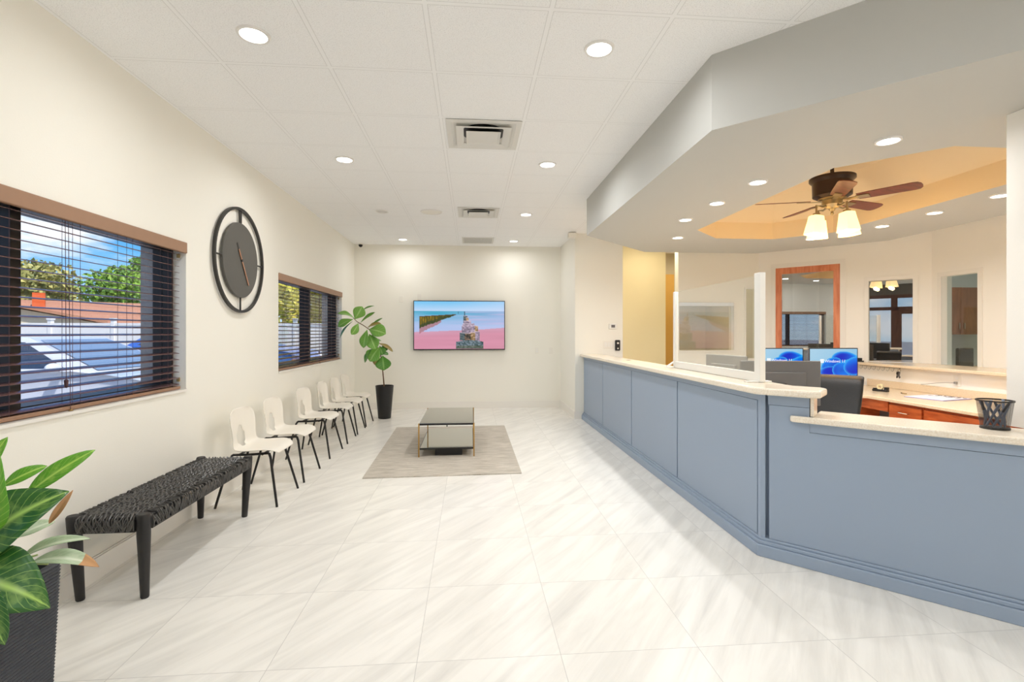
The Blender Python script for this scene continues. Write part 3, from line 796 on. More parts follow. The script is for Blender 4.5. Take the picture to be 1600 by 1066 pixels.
def beach(u, v):
    """sea, pink sand and two lines of old timber groynes"""
    c = mixc((120, 200, 246), (196, 220, 250), v / 0.2)
    c = mixc(c, (212, 222, 252), (u - 0.4) * 0.8)
    if v > 0.2:
        c = mixc((24, 158, 186), (92, 178, 214), (v - 0.2) / 0.12)
        c = mixc(c, (140, 176, 220), (u - 0.25) * 1.3)
        c = mixc(c, (176, 196, 238), (v - 0.28) / 0.25)
        if u > 0.55: c = mixc(c, (206, 186, 226), (nz(u * 3, v * 40) - 0.35) * 1.1)
        c = mixc(c, (196, 204, 240), 0.5 * nz(u * 4, v * 30))
    shore = 0.64 - 0.07 * u - 0.04 * max(0, u - 0.75) * 2 + 0.012 * nz(u * 6, 3)
    if v > shore:
        c = mixc((214, 166, 190), (222, 152, 176), (v - shore) / 0.12)
        c = mixc(c, (204, 138, 158), 0.5 * nz(u * 3 + v * 4, v * 22))
    # left groyne
    if 0.055 < u < 0.46:
        k = (u - 0.055) / 0.405
        top = 0.315 - 0.045 * k; bot = 0.555 - 0.275 * k + 0.02 * nz(u * 60, 1)
        if top < v < bot:
            w = abs(math.sin(u * 150 / (1 + 0.5 * k)))
            c = mixc((70, 74, 30), (196, 146, 40), w * nz(u * 60, v * 18))
            if v > bot - 0.07: c = mixc(c, (58, 70, 44), 0.75)
            if v < top + 0.015: c = (92, 66, 40)
        elif bot <= v < bot + 0.11 * (1 - k) and k < 0.6: c = mixc(c, (176, 118, 124), 0.8)
    # centre groyne
    for (uu, ww, t0, b0) in ((0.557, 0.006, 0.215, 0.30), (0.487, 0.003, 0.215, 0.26)):
        if abs(u - uu) < ww and t0 < v < b0: c = (52, 66, 78)
    posts = [(0.565, 0.024, 0.285, 0.62, 0), (0.585, 0.016, 0.33, 0.5, 2), (0.59, 0.04, 0.40, 0.62, 1), (0.60, 0.065, 0.455, 0.64, 1), (0.605, 0.082, 0.50, 0.68, 1),
             (0.69, 0.018, 0.50, 0.66, 2), (0.535, 0.035, 0.645, 0.82, 0), (0.60, 0.045, 0.655, 0.82, 3), (0.655, 0.03, 0.64, 0.84, 2), (0.70, 0.025, 0.62, 0.86, 1), (0.615, 0.152, 0.815, 1.0, 4)]
    for uu, ww, t0, b0, kd in posts:
        edge = t0 + (0.035 * ((u - uu) / ww) ** 2 if kd == 4 else 0.012 * nz(u * 50, 5))
        if abs(u - uu) < ww and edge < v < b0:
            n = nz(u * 70, v * 50)
            if kd == 0: c = mixc((48, 70, 82), (112, 120, 118), n)
            elif kd == 1: c = mixc((112, 100, 116), (206, 186, 208), n)
            elif kd == 2: c = mixc((120, 96, 60), (216, 180, 150), n)
            elif kd == 3: c = mixc((52, 52, 50), (206, 160, 130), n * n)
            else:
                c = mixc((40, 62, 62), (142, 156, 170), n)
                if v > 0.93: c = mixc(c, (96, 92, 50), 0.35)
            if v < edge + 0.016 and kd != 4: c = mixc(c, (236, 216, 230), 0.6)
    return c
M['tv_screen'] = screen_mat('tv_screen', 0.95)
t = thing('tv', 'large flat television on the back wall showing groynes on a pink beach', 'television', (-0.208, YB, 1.5165))
tw, th_ = 0.826, 0.4475
obj('bezel', MB().box(-tw, -0.075, -th_, tw, -0.035, th_).box(-0.3, -0.035, -0.25, 0.3, -0.001, 0.25), M['black'], t, bevel=0.004)
picture_mesh('screen', t, (-tw + 0.014, -0.0765, th_ - 0.014), (2 * tw - 0.028, 0, 0), (0, 0, -2 * th_ + 0.034), 220, 120, beach, M['tv_screen'])

def bloom(u, v):
    """pale sky with a blue ribbon bloom"""
    c = mixc((176, 214, 236), (120, 186, 226), u * 0.5 + v * 0.3)
    x = (u - 0.62) * 1.78; y = v - 0.62
    lobes = [(0.30, -0.10, 0.62, 0.40, 0.3), (-0.28, 0.02, 0.42, 0.30, -0.4), (0.45, 0.25, 0.5, 0.42, 0.9), (-0.2, 0.3, 0.55, 0.26, 0.1), (0.1, 0.18, 0.36, 0.30, 0.0), (0.62, 0.02, 0.34, 0.46, 1.3)]
    for k, (cx, cy, a, b, th) in enumerate(lobes):
        dx, dy = x - cx, y - cy
        X = dx * math.cos(th) + dy * math.sin(th); Y_ = -dx * math.sin(th) + dy * math.cos(th)
        q = math.sqrt((X / a) ** 2 + (Y_ / b) ** 2)
        if q < 1:
            base = mixc((8, 40, 200), (0, 120, 240), 0.5 + 0.5 * math.sin(k * 1.9 + X * 5))
            c = mixc(base, (60, 190, 250), max(0, (q - 0.72) / 0.28) ** 1.5)
            c = mixc(c, (6, 30, 170), 0.5 * max(0, 0.6 - q))
    return c
M['pc_screen'] = screen_mat('pc_screen', 0.95)
def text_mesh(txt, size):
    cu = bpy.data.curves.new('txt', 'FONT'); cu.body = txt; cu.size = size; cu.extrude = 0.0003
    o = bpy.data.objects.new('txt', cu); COL.objects.link(o)
    bpy.context.view_layer.update()
    me = bpy.data.meshes.new_from_object(o.evaluated_get(bpy.context.evaluated_depsgraph_get()))
    bpy.data.objects.remove(o); bpy.data.curves.remove(cu)
    return me
TXT = text_mesh('Windows 11', 0.052)
def monitor(loc, rz, label, w=0.62, h=0.36, show=True, stand=0.19, body='grey_dark', group=None):
    """screen faces local -y; base at the desk"""
    t = thing('computer_monitor', label, 'monitor', loc, rz, group)
    z0 = stand
    obj('housing', MB().box(-w / 2, 0, z0, w / 2, 0.022, z0 + h).box(-w * 0.3, 0.022, z0 + h * 0.2, w * 0.3, 0.045, z0 + h * 0.75), M[body], t, bevel=0.006)
    obj('stand_post', MB().box(-0.03, 0.03, 0.012, 0.03, 0.06, z0 + h * 0.5), M['black'], t, bevel=0.004)
    obj('stand_base', MB().box(-0.12, -0.06, 0.0, 0.12, 0.14, 0.012), M['black'], t, bevel=0.004)
    obj('bezel', MB().box(-w / 2 + 0.002, -0.004, z0 + 0.002, w / 2 - 0.002, 0.0, z0 + h - 0.002), M['black'], t)
    if show:
        sc_ = picture_mesh('screen', t, (-w / 2 + 0.012, -0.0055, z0 + h - 0.012), (w - 0.024, 0, 0), (0, 0, -h + 0.032), 96, 54, bloom, M['pc_screen'])
        me = TXT.copy(); me.materials.clear(); me.materials.append(M['white_text'])
        tx = bpy.data.objects.new('screen_text', me); COL.objects.link(tx); tx.parent = sc_
        tx.location = (-0.115, -0.0065, z0 + h * 0.50); tx.rotation_euler = (R(90), 0, 0)
        lg = MB(); a = 0.022
        for ix in (0, 1):
            for iz in (0, 1):
                lg.box(-0.172 + ix * 0.0245, -0.0067, z0 + h * 0.49 + iz * 0.0245, -0.172 + ix * 0.0245 + a, -0.0062, z0 + h * 0.49 + iz * 0.0245 + a)
        obj('screen_logo', lg, M['white_text'], sc_)
    return t

# ------------------------------------------------------------------ seating: white shell chairs
def chair_proto():
    t = thing('side_chair', '', 'chair', (0, 0, 0), 0, 'white chairs along the window wall')
    # local frame: front = +x, width = y. profile from front lip to back top
    prof = [(0.285, 0.405), (0.262, 0.432), (0.20, 0.443), (0.12, 0.437), (0.04, 0.428), (-0.04, 0.422), (-0.11, 0.424), (-0.150, 0.436), (-0.178, 0.464), (-0.190, 0.508), (-0.196, 0.555), (-0.200, 0.605), (-0.206, 0.655), (-0.213, 0.700), (-0.219, 0.735), (-0.222, 0.754)]
    half = [0.165, 0.200, 0.226, 0.238, 0.240, 0.238, 0.232, 0.224, 0.216, 0.210, 0.212, 0.220, 0.224, 0.216, 0.186, 0.120]
    wrap = [0.0, 0.0, 0.004, 0.010, 0.014, 0.018, 0.022, 0.028, 0.034, 0.038, 0.040, 0.040, 0.038, 0.034, 0.030, 0.026]
    prof = [(-0.145 + (x + 0.19) * 0.78, z) for x, z in prof]
    nc = 12; rows = []
    for i, ((x, z), h, w) in enumerate(zip(prof, half, wrap)):
        a = prof[max(i - 1, 0)]; b = prof[min(i + 1, len(prof) - 1)]
        tx, tz = b[0] - a[0], b[1] - a[1]; l = math.hypot(tx, tz); nx, nz_ = -tz / l, tx / l
        nx, nz_ = (tz / l, -tx / l)      # towards the sitter
        row = []
        for j in range(nc + 1):
            u = j / nc * 2 - 1
            e = w * abs(u) ** 2.4 * 1.0
            row.append(Vector((x + nx * e, u * h, z + nz_ * e)))
        rows.append(row)
    mb = MB(); b = nc + 1
    vs = [p for r in rows for p in r]; fs = []
    hole = {(i, j) for i in (8, 9) for j in range(4, nc - 4)} | {(i, j) for i in (7, 10) for j in range(5, nc - 5)}
    for i in range(len(rows) - 1):
        for j in range(nc):
            if (i, j) in hole: continue
            fs.append((i * b + j, i * b + j + 1, (i + 1) * b + j + 1, (i + 1) * b + j))
    mb._add(vs, fs)
    s = obj('shell_seat', mb, M['chair_shell'], t, smooth=True)
    me = s.data; me.polygons.foreach_set('use_smooth', [True] * len(me.polygons))
    at = me.attributes.get('sharp_edge')
    if at: me.attributes.remove(at)
    md = s.modifiers.new('solid', 'SOLIDIFY'); md.thickness = 0.011; md.offset = -1
    md = s.modifiers.new('sub', 'SUBSURF'); md.levels = 2; md.render_levels = 2
    fr = MB()
    for sy in (-1, 1):
        fr.tube([(0.15, sy * 0.15, 0.408), (0.0, sy * 0.155, 0.400), (-0.13, sy * 0.15, 0.398)], 0.010, 8)
    for x in (0.10, -0.08): fr.tube([(x, -0.155, 0.400), (x, 0.155, 0.400)], 0.009, 8)
    obj('seat_frame', fr, M['black_metal'], t, smooth=True)
    for sx, sy in ((1, 1), (1, -1), (-1, 1), (-1, -1)):
        x1 = 0.245 if sx > 0 else -0.225
        lg = MB().tube([(0.15 if sx > 0 else -0.13, sy * 0.15, 0.408 if sx > 0 else 0.398), (0.165 if sx > 0 else -0.145, sy * 0.158, 0.375), (x1, sy * 0.237, 0.0)], [0.0105, 0.0105, 0.0095], 10)
        obj('leg', lg, M['black_metal'], t, smooth=True)
    return t
ch = chair_proto()
cs = [(4.277, 0.0, 'white plastic shell chair with black legs, next to the black bench'), (4.913, 0.0, 'white plastic shell chair, second from the black bench'),
      (5.775, -0.03, 'white plastic shell chair, third from the bench, after the wider gap'), (6.49, 0.02, 'white plastic shell chair, fourth from the bench, under the second window'),
      (7.06, 0.0, 'white plastic shell chair, fifth from the bench and second from the fig tree'), (7.63, -0.02, 'white plastic shell chair beside the fig tree, last of the row')]
for i, (y, a, lab) in enumerate(cs):
    if i == 0: ch.location = (-1.775, y, 0); ch['label'] = lab
    else: copy_tree(ch, None, (-1.775, y, 0), a, lab)

# ------------------------------------------------------------------ woven bench
def bench():
    x0, x1, y0, y1, h = -2.050, -1.650, 2.655, 3.910, 0.448
    t = thing('bench', 'low black wooden bench with woven strap seat under the large window', 'bench', ((x0 + x1) / 2, (y0 + y1) / 2, 0))
    for (x, y) in ((x0, y0), (x1, y0), (x0, y1), (x1, y1)):
        sx = 1 if x == x0 else -1; sy = 1 if y == y0 else -1
        cx, cy = x + sx * 0.031, y + sy * 0.031
        lg = MB().lathe([(0.017, 0.0), (0.020, 0.006), (0.026, 0.2), (0.031, 0.335), (0.031, h - 0.008), (0.026, h)], (0, 0, 0), 20)
        mv = []
        for vx, vy, vz in lg.v:       # feet lean a little inwards as the taper runs down
            k = (h - vz) / h
            mv.append((vx + cx + sx * 0.012 * k, vy + cy + sy * 0.03 * k, vz))
        lg.v = mv
        obj('leg', lg, M['bench_wood'], t, smooth=True, world=True)
    rl = MB(); zr0, zr1 = h - 0.082, h - 0.018
    rl.box(x0 + 0.018, y0 + 0.05, zr0, x0 + 0.04, y1 - 0.05, zr1).box(x1 - 0.04, y0 + 0.05, zr0, x1 - 0.018, y1 - 0.05, zr1)
    rl.box(x0 + 0.05, y0 + 0.018, zr0, x1 - 0.05, y0 + 0.04, zr1).box(x0 + 0.05, y1 - 0.04, zr0, x1 - 0.05, y1 - 0.018, zr1)
    obj('seat_rail', rl, M['bench_wood'], t, world=True, bevel=0.004)
    rnd = random.Random(3)
    s = MB()
    zt = h - 0.012
    def strap(pts, nrm, w, th=0.0035):
        rows = []
        for i, p in enumerate(pts):
            p = Vector(p); d = (Vector(pts[min(i + 1, len(pts) - 1)]) - Vector(pts[max(i - 1, 0)])).normalized()
            n = Vector(nrm[i]); q = n.cross(d).normalized()
            rows.append([p - q * w / 2 - n * th, p - q * w / 2 + n * th * 0.4, p + n * th, p + q * w / 2 + n * th * 0.4, p + q * w / 2 - n * th])
        s.grid(rows)
    core = MB().box(x0 + 0.014, y0 + 0.05, zr0 + 0.004, x1 - 0.014, y1 - 0.05, zt - 0.012).box(x0 + 0.05, y0 + 0.014, zr0 + 0.004, x1 - 0.05, y1 - 0.014, zt - 0.012)
    zl0, zl1 = zr0 - 0.003, zr0 + 0.004
    core.box(x0 + 0.001, y0 + 0.055, zl0, x0 + 0.02, y1 - 0.055, zl1).box(x1 - 0.02, y0 + 0.055, zl0, x1 - 0.0005, y1 - 0.055, zl1)
    core.box(x0 + 0.055, y0 + 0.001, zl0, x1 - 0.055, y0 + 0.02, zl1).box(x0 + 0.055, y1 - 0.02, zl0, x1 - 0.055, y1 - 0.001, zl1)
    obj('webbing', core, M['black'], t, world=True)
    xa, xb, ya, yb = x0 + 0.006, x1 - 0.006, y0 + 0.006, y1 - 0.006
    ln = y1 - y0 - 0.11; wd = x1 - x0 - 0.116
    # slanted cords crossing the seat, both ways, that wrap down over the long sides
    n = 84
    for i in range(n):
        y = y0 + 0.055 + ln * (i + 0.5) / n
        sk = rnd.choice((-1, 1)) * rnd.uniform(0.01, 0.05)
        ye0 = min(max(y - sk, y0 + 0.056), y1 - 0.056); ye1 = min(max(y + sk, y0 + 0.056), y1 - 0.056)
        pts = [(xa, ye0, zr0), (xa, ye0, zt - 0.014)]; nr = [(-1, 0, 0), (-1, 0, 0.3)]
        for k in range(15):
            u = k / 14
            z = zt + 0.0040 * (1 if (k + i) % 2 else -1) * (0 if k in (0, 14) else 1)
            pts.append((xa + 0.006 + (xb - xa - 0.012) * u, ye0 + (ye1 - ye0) * u, z)); nr.append((0, 0, 1))
        pts += [(xb, ye1, zt - 0.014), (xb, ye1, zr0)]; nr += [(1, 0, 0.3), (1, 0, 0)]
        strap(pts, nr, 0.0066, 0.0030)
    # lengthwise cords, over and under
    for j in range(22):
        x = x0 + 0.058 + wd * (j + 0.5) / 22
        pts = [(x, ya, zr0), (x, ya, zt - 0.014)]; nr = [(0, -1, 0), (0, -1, 0.3)]
        K = 60; ph = rnd.uniform(0, 6)
        for k in range(K + 1):
            u = k / K; z = zt + 0.0048 * (1 if (k + j) % 2 else -1)
            pts.append((x + 0.006 * math.sin(k * 0.5 + ph), ya + 0.006 + (yb - ya - 0.012) * u, z)); nr.append((0, 0, 1))
        pts += [(x, yb, zt - 0.014), (x, yb, zr0)]; nr += [(0, 1, 0.3), (0, 1, 0)]
        strap(pts, nr, 0.0066, 0.0030)
    # slanted lashings round the aprons
    def lash(fn, cnt, amp):
        for i in range(cnt):
            u = (i + 0.5) / cnt; d = rnd.choice((-1, 1)) * rnd.uniform(0.3, 1.0) * amp; w_ = rnd.uniform(0.0038, 0.0062)
            pts = []
            for k in range(4):
                f_ = k / 3 - 0.5
                pts.append((u, d * f_ * 2, zr0 + (zt - 0.010 - zr0) * (k / 3), 0.004 + 0.003 * (1 - 4 * f_ * f_)))
            P_, N_ = zip(*[fn(*p) for p in pts]); strap(list(P_), list(N_), w_, 0.0028)
    cl_ = lambda v, lo_, hi_: min(max(v, lo_), hi_)
    lash(lambda u, d, z, o_: ((xb + o_, cl_(y0 + 0.058 + ln * u + d, y0 + 0.062, y1 - 0.062), z), (1, 0, 0)), 115, 0.022)
    lash(lambda u, d, z, o_: ((xa - o_ * 0.5, cl_(y0 + 0.058 + ln * u + d, y0 + 0.062, y1 - 0.062), z), (-1, 0, 0)), 60, 0.022)
    lash(lambda u, d, z, o_: ((cl_(x0 + 0.058 + wd * u + d, x0 + 0.064, x1 - 0.064), ya - o_, z), (0, -1, 0)), 36, 0.022)
    lash(lambda u, d, z, o_: ((cl_(x0 + 0.058 + wd * u + d, x0 + 0.064, x1 - 0.064), yb + o_, z), (0, 1, 0)), 30, 0.022)
    obj('woven_seat', s, M['strap'], t, world=True, smooth=True)
bench()

# ------------------------------------------------------------------ rug and coffee table
rp = [(-1.022, 4.752), (0.493, 4.797), (0.492, 7.274), (-1.075, 7.262)]
tag(obj('area_rug', MB().prism(rp, 0.0005, 0.011), M['rug']), 'flat grey beige streaky rug under the glass coffee table', 'rug')
t = thing('coffee_table', 'low smoked mirror coffee table with thin brass legs on the rug', 'coffee table', (-0.27, 6.05, 0.0115))
a, b, H = 0.302, 0.565, 0.372
obj('table_top', MB().box(-a + 0.008, -b + 0.008, H - 0.010, a - 0.008, b - 0.008, H), M['mirror'], t)
def rim(z0, z1, aa, bb, w=0.014):
    return MB().box(-aa, -bb, z0, aa, -bb + w, z1).box(-aa, bb - w, z0, aa, bb, z1).box(-aa, -bb + w, z0, -aa + w, bb - w, z1).box(aa - w, -bb + w, z0, aa, bb - w, z1)
obj('top_rim', rim(H - 0.024, H - 0.004, a - 0.004, b - 0.004), M['black_metal'], t)
obj('shelf', MB().box(-a + 0.012, -b + 0.012, 0.090, a - 0.012, b - 0.012, 0.098), M['mirror'], t)
obj('shelf_rim', rim(0.080, 0.096, a - 0.006, b - 0.006), M['black_metal'], t)
for sx in (-1, 1):
    for sy in (-1, 1):
        obj('leg', MB().box(sx * a - 0.007, sy * b - 0.007, 0, sx * a + 0.007, sy * b + 0.007, H - 0.002), M['brass'], t, bevel=0.001)
obj('shelf_shade_block', MB().box(-0.13, -b + 0.07, 0.0, 0.17, b - 0.2, 0.0795), M['black'], t)  # black block added to stand for the shade under the shelf
obj('knob', MB().tube([(0.005, -b - 0.002, H - 0.034), (0.005, -b + 0.012, H - 0.034)], 0.007, 10).box(0.0, -b + 0.002, H - 0.036, 0.01, -b + 0.01, H - 0.022), M['black'], t)

# ------------------------------------------------------------------ plants
def leaf(mb, base, tip, width, nrm=(0, -1, 0.4), sag=0.0, fold=0.25, shape='ovate', mi=0, curl=0.0, brown=0, n=12, wave=0.0):
    base = Vector(base); tip = Vector(tip); d = tip - base; L_ = d.length; d.normalize()
    nr = Vector(nrm); nr = (nr - d * nr.dot(d)).normalized(); q = d.cross(nr)
    rows = []
    for i in range(n + 1):
        u = i / n
        if shape == 'ovate': w = math.sin(PI * min(1, u ** 0.72)) ** 0.85
        elif shape == 'obovate': w = (math.sin(PI * u ** 1.45) ** 0.75) if u < 1 else 0
        else: w = math.sin(PI * u) ** 0.7
        w = max(w, 0.02) * width / 2
        c = base + d * (L_ * u) + nr * (4 * sag * u * (1 - u)) + Vector((0, 0, -1)) * (curl * u * u)
        row = []
        for j in range(7):
            v = j / 3 - 1
            row.append(c + q * (w * v) + nr * (w * fold * (abs(v) ** 1.3) + wave * w * math.sin(u * 9 + v * 2) * abs(v)))
        rows.append(row)
    base_f = len(mb.f)
    mb.grid(rows, mi, uv=True)
    if brown:
        for fi in range(base_f, len(mb.f)):
            if (fi - base_f) // 6 >= n - brown: mb.m[fi] = 3

def big_plant():
    t = thing('potted_plant', 'broad green striped leafy plant in a square ribbed charcoal planter, left foreground', 'potted plant', (-1.73, 1.68, 0))
    h = 0.55; a = 0.24; pl = MB()
    # square planter with rounded ribs, slightly tapered
    nr_ = 46; rows = []
    for i in range(nr_ * 2 + 1):
        z = h * i / (nr_ * 2); rr = a - 0.018 * (1 - z / h) + (0.0045 if i % 2 else -0.001)
        pts = []
        for k in range(4):
            c = [(1, -1), (1, 1), (-1, 1), (-1, -1)][k]
            for s_ in (-1, 0, 1):
                ang = math.atan2(c[1], c[0]) + s_ * R(35)
                pts.append((c[0] * (rr - 0.02) + 0.028 * math.cos(ang), c[1] * (rr - 0.02) + 0.028 * math.sin(ang), z))
        pts.append(pts[0]); rows.append(pts)
    pl.grid(rows); last = rows[-1][:-1]
    n0 = len(pl.v); pl._add(last + [(x * 0.92, y * 0.92, h) for x, y, z in last] + [(x * 0.90, y * 0.90, h - 0.06) for x, y, z in last],
        [(i, (i + 1) % 12, 12 + (i + 1) % 12, 12 + i) for i in range(12)] + [(12 + i, 12 + (i + 1) % 12, 24 + (i + 1) % 12, 24 + i) for i in range(12)])
    pl._add(rows[0][:-1], [tuple(range(11, -1, -1))])
    obj('planter', pl, M['planter'], t, weld=True)
    so_ = MB().prism([(-a * .88, -a * .88), (a * .88, -a * .88), (a * .88, a * .88), (-a * .88, a * .88)], h - 0.08, h - 0.04)
    obj('soil', so_, M['soil'], t)
    def P3(x, y, tt):          # a viewing ray at depth tt, kept as a plain world point
        aa, bb = (x - 800) / 770, (520.5 - y) / 770; S, C = 0.08282, 0.99656
        return Vector((tt * (S + aa * C), tt * (C - aa * S), 1.378 + tt * bb)) - Vector(t.location)
    lf = MB(); st = MB()
    crown = Vector((0.02, -0.0, h - 0.05))
    def add(b, tp, w, nrm, sag, fold, mi, shape='ovate', brown=0, curl=0, wave=0.05):
        bb, tt_ = P3(*b), P3(*tp)
        leaf(lf, bb, tt_, w, nrm, sag, fold, shape, mi, curl, brown, wave=wave)
        mid = (crown + bb) / 2 + Vector((0, 0, 0.04))
        st.tube([crown, mid, bb, bb + (tt_ - bb) * 0.25], [0.008, 0.007, 0.0055, 0.003], 7)
    V = Vector
    add((-48, 862, 1.52), (108, 768, 1.62), 0.205, (0.35, -0.55, 0.75), 0.03, 0.22, 0, brown=0, curl=0.0)         # large dark blade
    add((-12, 830, 1.50), (0, 712, 1.48), 0.125, (0.1, -1, 0.3), 0.02, 0.2, 1)                                     # upright
    add((40, 775, 1.70), (149, 703, 1.80), 0.062, (0.3, -0.8, 0.5), 0.02, 0.3, 1, 'lance')                         # light tip
    add((5, 760, 1.75), (74, 728, 1.82), 0.050, (0.3, -0.8, 0.6), 0.012, 0.3, 1, 'lance')
    add((-70, 905, 1.46), (78, 935, 1.52), 0.200, (0.25, -0.6, 0.75), 0.045, 0.2, 0, curl=0.03)                    # low broad blade
    add((30, 876, 1.66), (142, 842, 1.74), 0.040, (0.2, -0.5, 0.85), 0.03, 0.7, 2, 'lance')
    add((48, 880, 1.62), (155, 886, 1.68), 0.055, (0.2, -0.5, 0.85), 0.035, 0.5, 2, 'lance', brown=3)
    add((-20, 900, 1.44), (8, 1008, 1.42), 0.080, (0.2, -0.9, 0.2), 0.02, 0.2, 0, 'lance')
    add((-25, 745, 1.62), (12, 683, 1.66), 0.045, (0.2, -0.9, 0.3), 0.01, 0.3, 1, 'lance')
    add((25, 840, 1.78), (86, 815, 1.86), 0.050, (0.2, -0.6, 0.7), 0.01, 0.3, 2, 'lance')
    add((-5, 850, 1.60), (22, 765, 1.66), 0.055, (0.3, -0.8, 0.3), 0.01, 0.3, 1, 'lance')
    # leaves turned away from the lens, towards the wall and the front
    for k in range(9):
        an = R(95 + k * 24); dr = V((math.cos(an), math.sin(an), 0)); rr = 0.14 + 0.05 * (k % 3)
        b = crown + dr * rr + V((0, 0, 0.18 + 0.05 * (k % 2))); tp = b + dr * 0.20 + V((0, 0, 0.04 - 0.05 * (k % 3)))
        tp.x = max(tp.x, -0.31)
        leaf(lf, b, tp, 0.11, (dr.x * -0.3, dr.y * -0.3, 1), 0.03, 0.2, 'ovate', k % 2)
        st.tube([crown, (crown + b) / 2 + V((0, 0, 0.03)), b, b + (tp - b) * 0.25], [0.008, 0.007, 0.0055, 0.003], 7)
    o = obj('foliage', lf, [M['agl_leaf'], M['agl_leaf2'], M['agl_pale'], M['leaf_brown']], t, solid=0.0015)
    o.data.polygons.foreach_set('use_smooth', [True] * len(o.data.polygons))
    # withered margin hanging at the tip of the large blade
    tp = P3(108, 768, 1.62); wb = MB()
    leaf(wb, tp + V((0.012, 0, 0.004)), tp + V((-0.062, 0.0, -0.105)), 0.022, (0.5, -0.8, 0.2), 0.012, 0.5, 'lance', 0)
    obj('withered_edge', wb, M['leaf_brown'], t, solid=0.0012, label='curled brown leaf edge')
    obj('stems', st, M['petiole'], t, smooth=True)
big_plant()

def fig():
    t = thing('fiddle_leaf_fig', 'slim fiddle leaf fig leaning left in a tall black tapered pot', 'potted plant', (-1.395, 8.12, 0))
    obj('pot', MB().lathe([(0.096, 0.0), (0.101, 0.01), (0.142, 0.505), (0.145, 0.525), (0.140, 0.53), (0.130, 0.525), (0.128, 0.48)], seg=36), M['black'], t, smooth=True)
    obj('soil', MB().lathe([(0.10, 0.46), (0.126, 0.49), (1e-4, 0.495)], seg=24), M['soil'], t)
    k = 0.01036                                    # metres per photo pixel at the pot's distance
    def Q(px, py, d=0.0):                          # point in the plane through the pot facing the room, d towards the back wall
        tt = 7.977 + d; a_, b_ = (px - 800) / 770, (520.5 - py) / 770
        return Vector((tt * (0.08282 + a_ * 0.99656), tt * (0.99656 - a_ * 0.08282), 1.378 + tt * b_)) - Vector(t.location)
    stem = [Q(600.5, 607), Q(599, 590), Q(597, 570), Q(595, 555, -.06), Q(589, 541, -.14), Q(584, 527, -.22), Q(577, 515, -.32), Q(567, 508, -.42), Q(558, 503, -.52), Q(552, 497, -.58)]
    obj('trunk', MB().tube(stem, [0.011, 0.010, 0.009, 0.008, 0.008, 0.007, 0.007, 0.006, 0.005, 0.004], 8), M['trunk'], t, smooth=True)
    lf = MB()
    Ls = [((553, 497), (527, 490), 10, -.05, 0, (0, -.5, 1), .03), ((552, 499), (528, 511), 11, -.10, 0, (-.4, -.9, .5), .02), ((551, 502), (531, 529), 8, .05, 1, (-.9, -.4, .3), .02),
          ((560, 505), (549, 523), 9, -.09, 0, (.7, -.7, .2), .02), ((554, 499), (566, 479), 14, -.03, 0, (.5, -.9, .2), .02), ((562, 489), (585, 478), 5, .05, 1, (.3, .2, 1), .02),
          ((563, 505), (586, 488), 5, .06, 1, (.2, .5, 1), .02), ((574, 512), (596, 506), 9, .08, 3, (0, -.5, 1), .02), ((575, 513), (598, 497), 4, .12, 1, (0, .5, 1), .01),
          ((576, 515), (603, 522), 17, -.08, 0, (.1, -.9, .5), .03), ((574, 515), (568, 544), 11, -.09, 0, (-.3, -1, 0), .02), ((577, 522), (587, 546), 14, -.07, 0, (.1, -1, .1), .02),
          ((590, 536), (614, 550), 8, .09, 3, (.3, -.5, 1), .02), ((593, 543), (578, 565), 17, -.11, 0, (-.1, -1, .3), .03), ((582, 545), (570, 567), 9, .06, 1, (-.8, -.6, .2), .02),
          ((594, 556), (585, 570), 10, .05, 3, (-.3, -1, .1), .02), ((598, 556), (600, 579), 17, -.09, 1, (.1, -1, .2), .02), ((593, 541), (598, 555), 10, -.03, 1, (.2, -1, .3), .02),
          ((597, 553), (607, 554), 6, .03, 1, (.1, -.6, .8), .01), ((596, 548), (606, 541), 8, .02, 1, (.2, -.9, .4), .01), ((586, 533), (596, 533), 8, .11, 1, (0, -.5, 1), .01)]
    def lean(px): return -0.58 * max(0.0, min(1.0, (600 - px) / 48.0))
    for b, e, w, d, mi, nr, sg in Ls:
        d0 = lean(b[0])
        leaf(lf, Q(b[0], b[1], d0 + d * 0.3), Q(e[0], e[1], d0 + d), w * 1.4 * k * (1 + d0 / 8), nr, sg, 0.2, 'obovate', mi, wave=0.06)
    o = obj('foliage', lf, [M['fig_leaf'], M['fig_leaf2'], M['fig_leaf'], M['fig_brown']], t, solid=0.002)
    o.data.polygons.foreach_set('use_smooth', [True] * len(o.data.polygons))
fig()

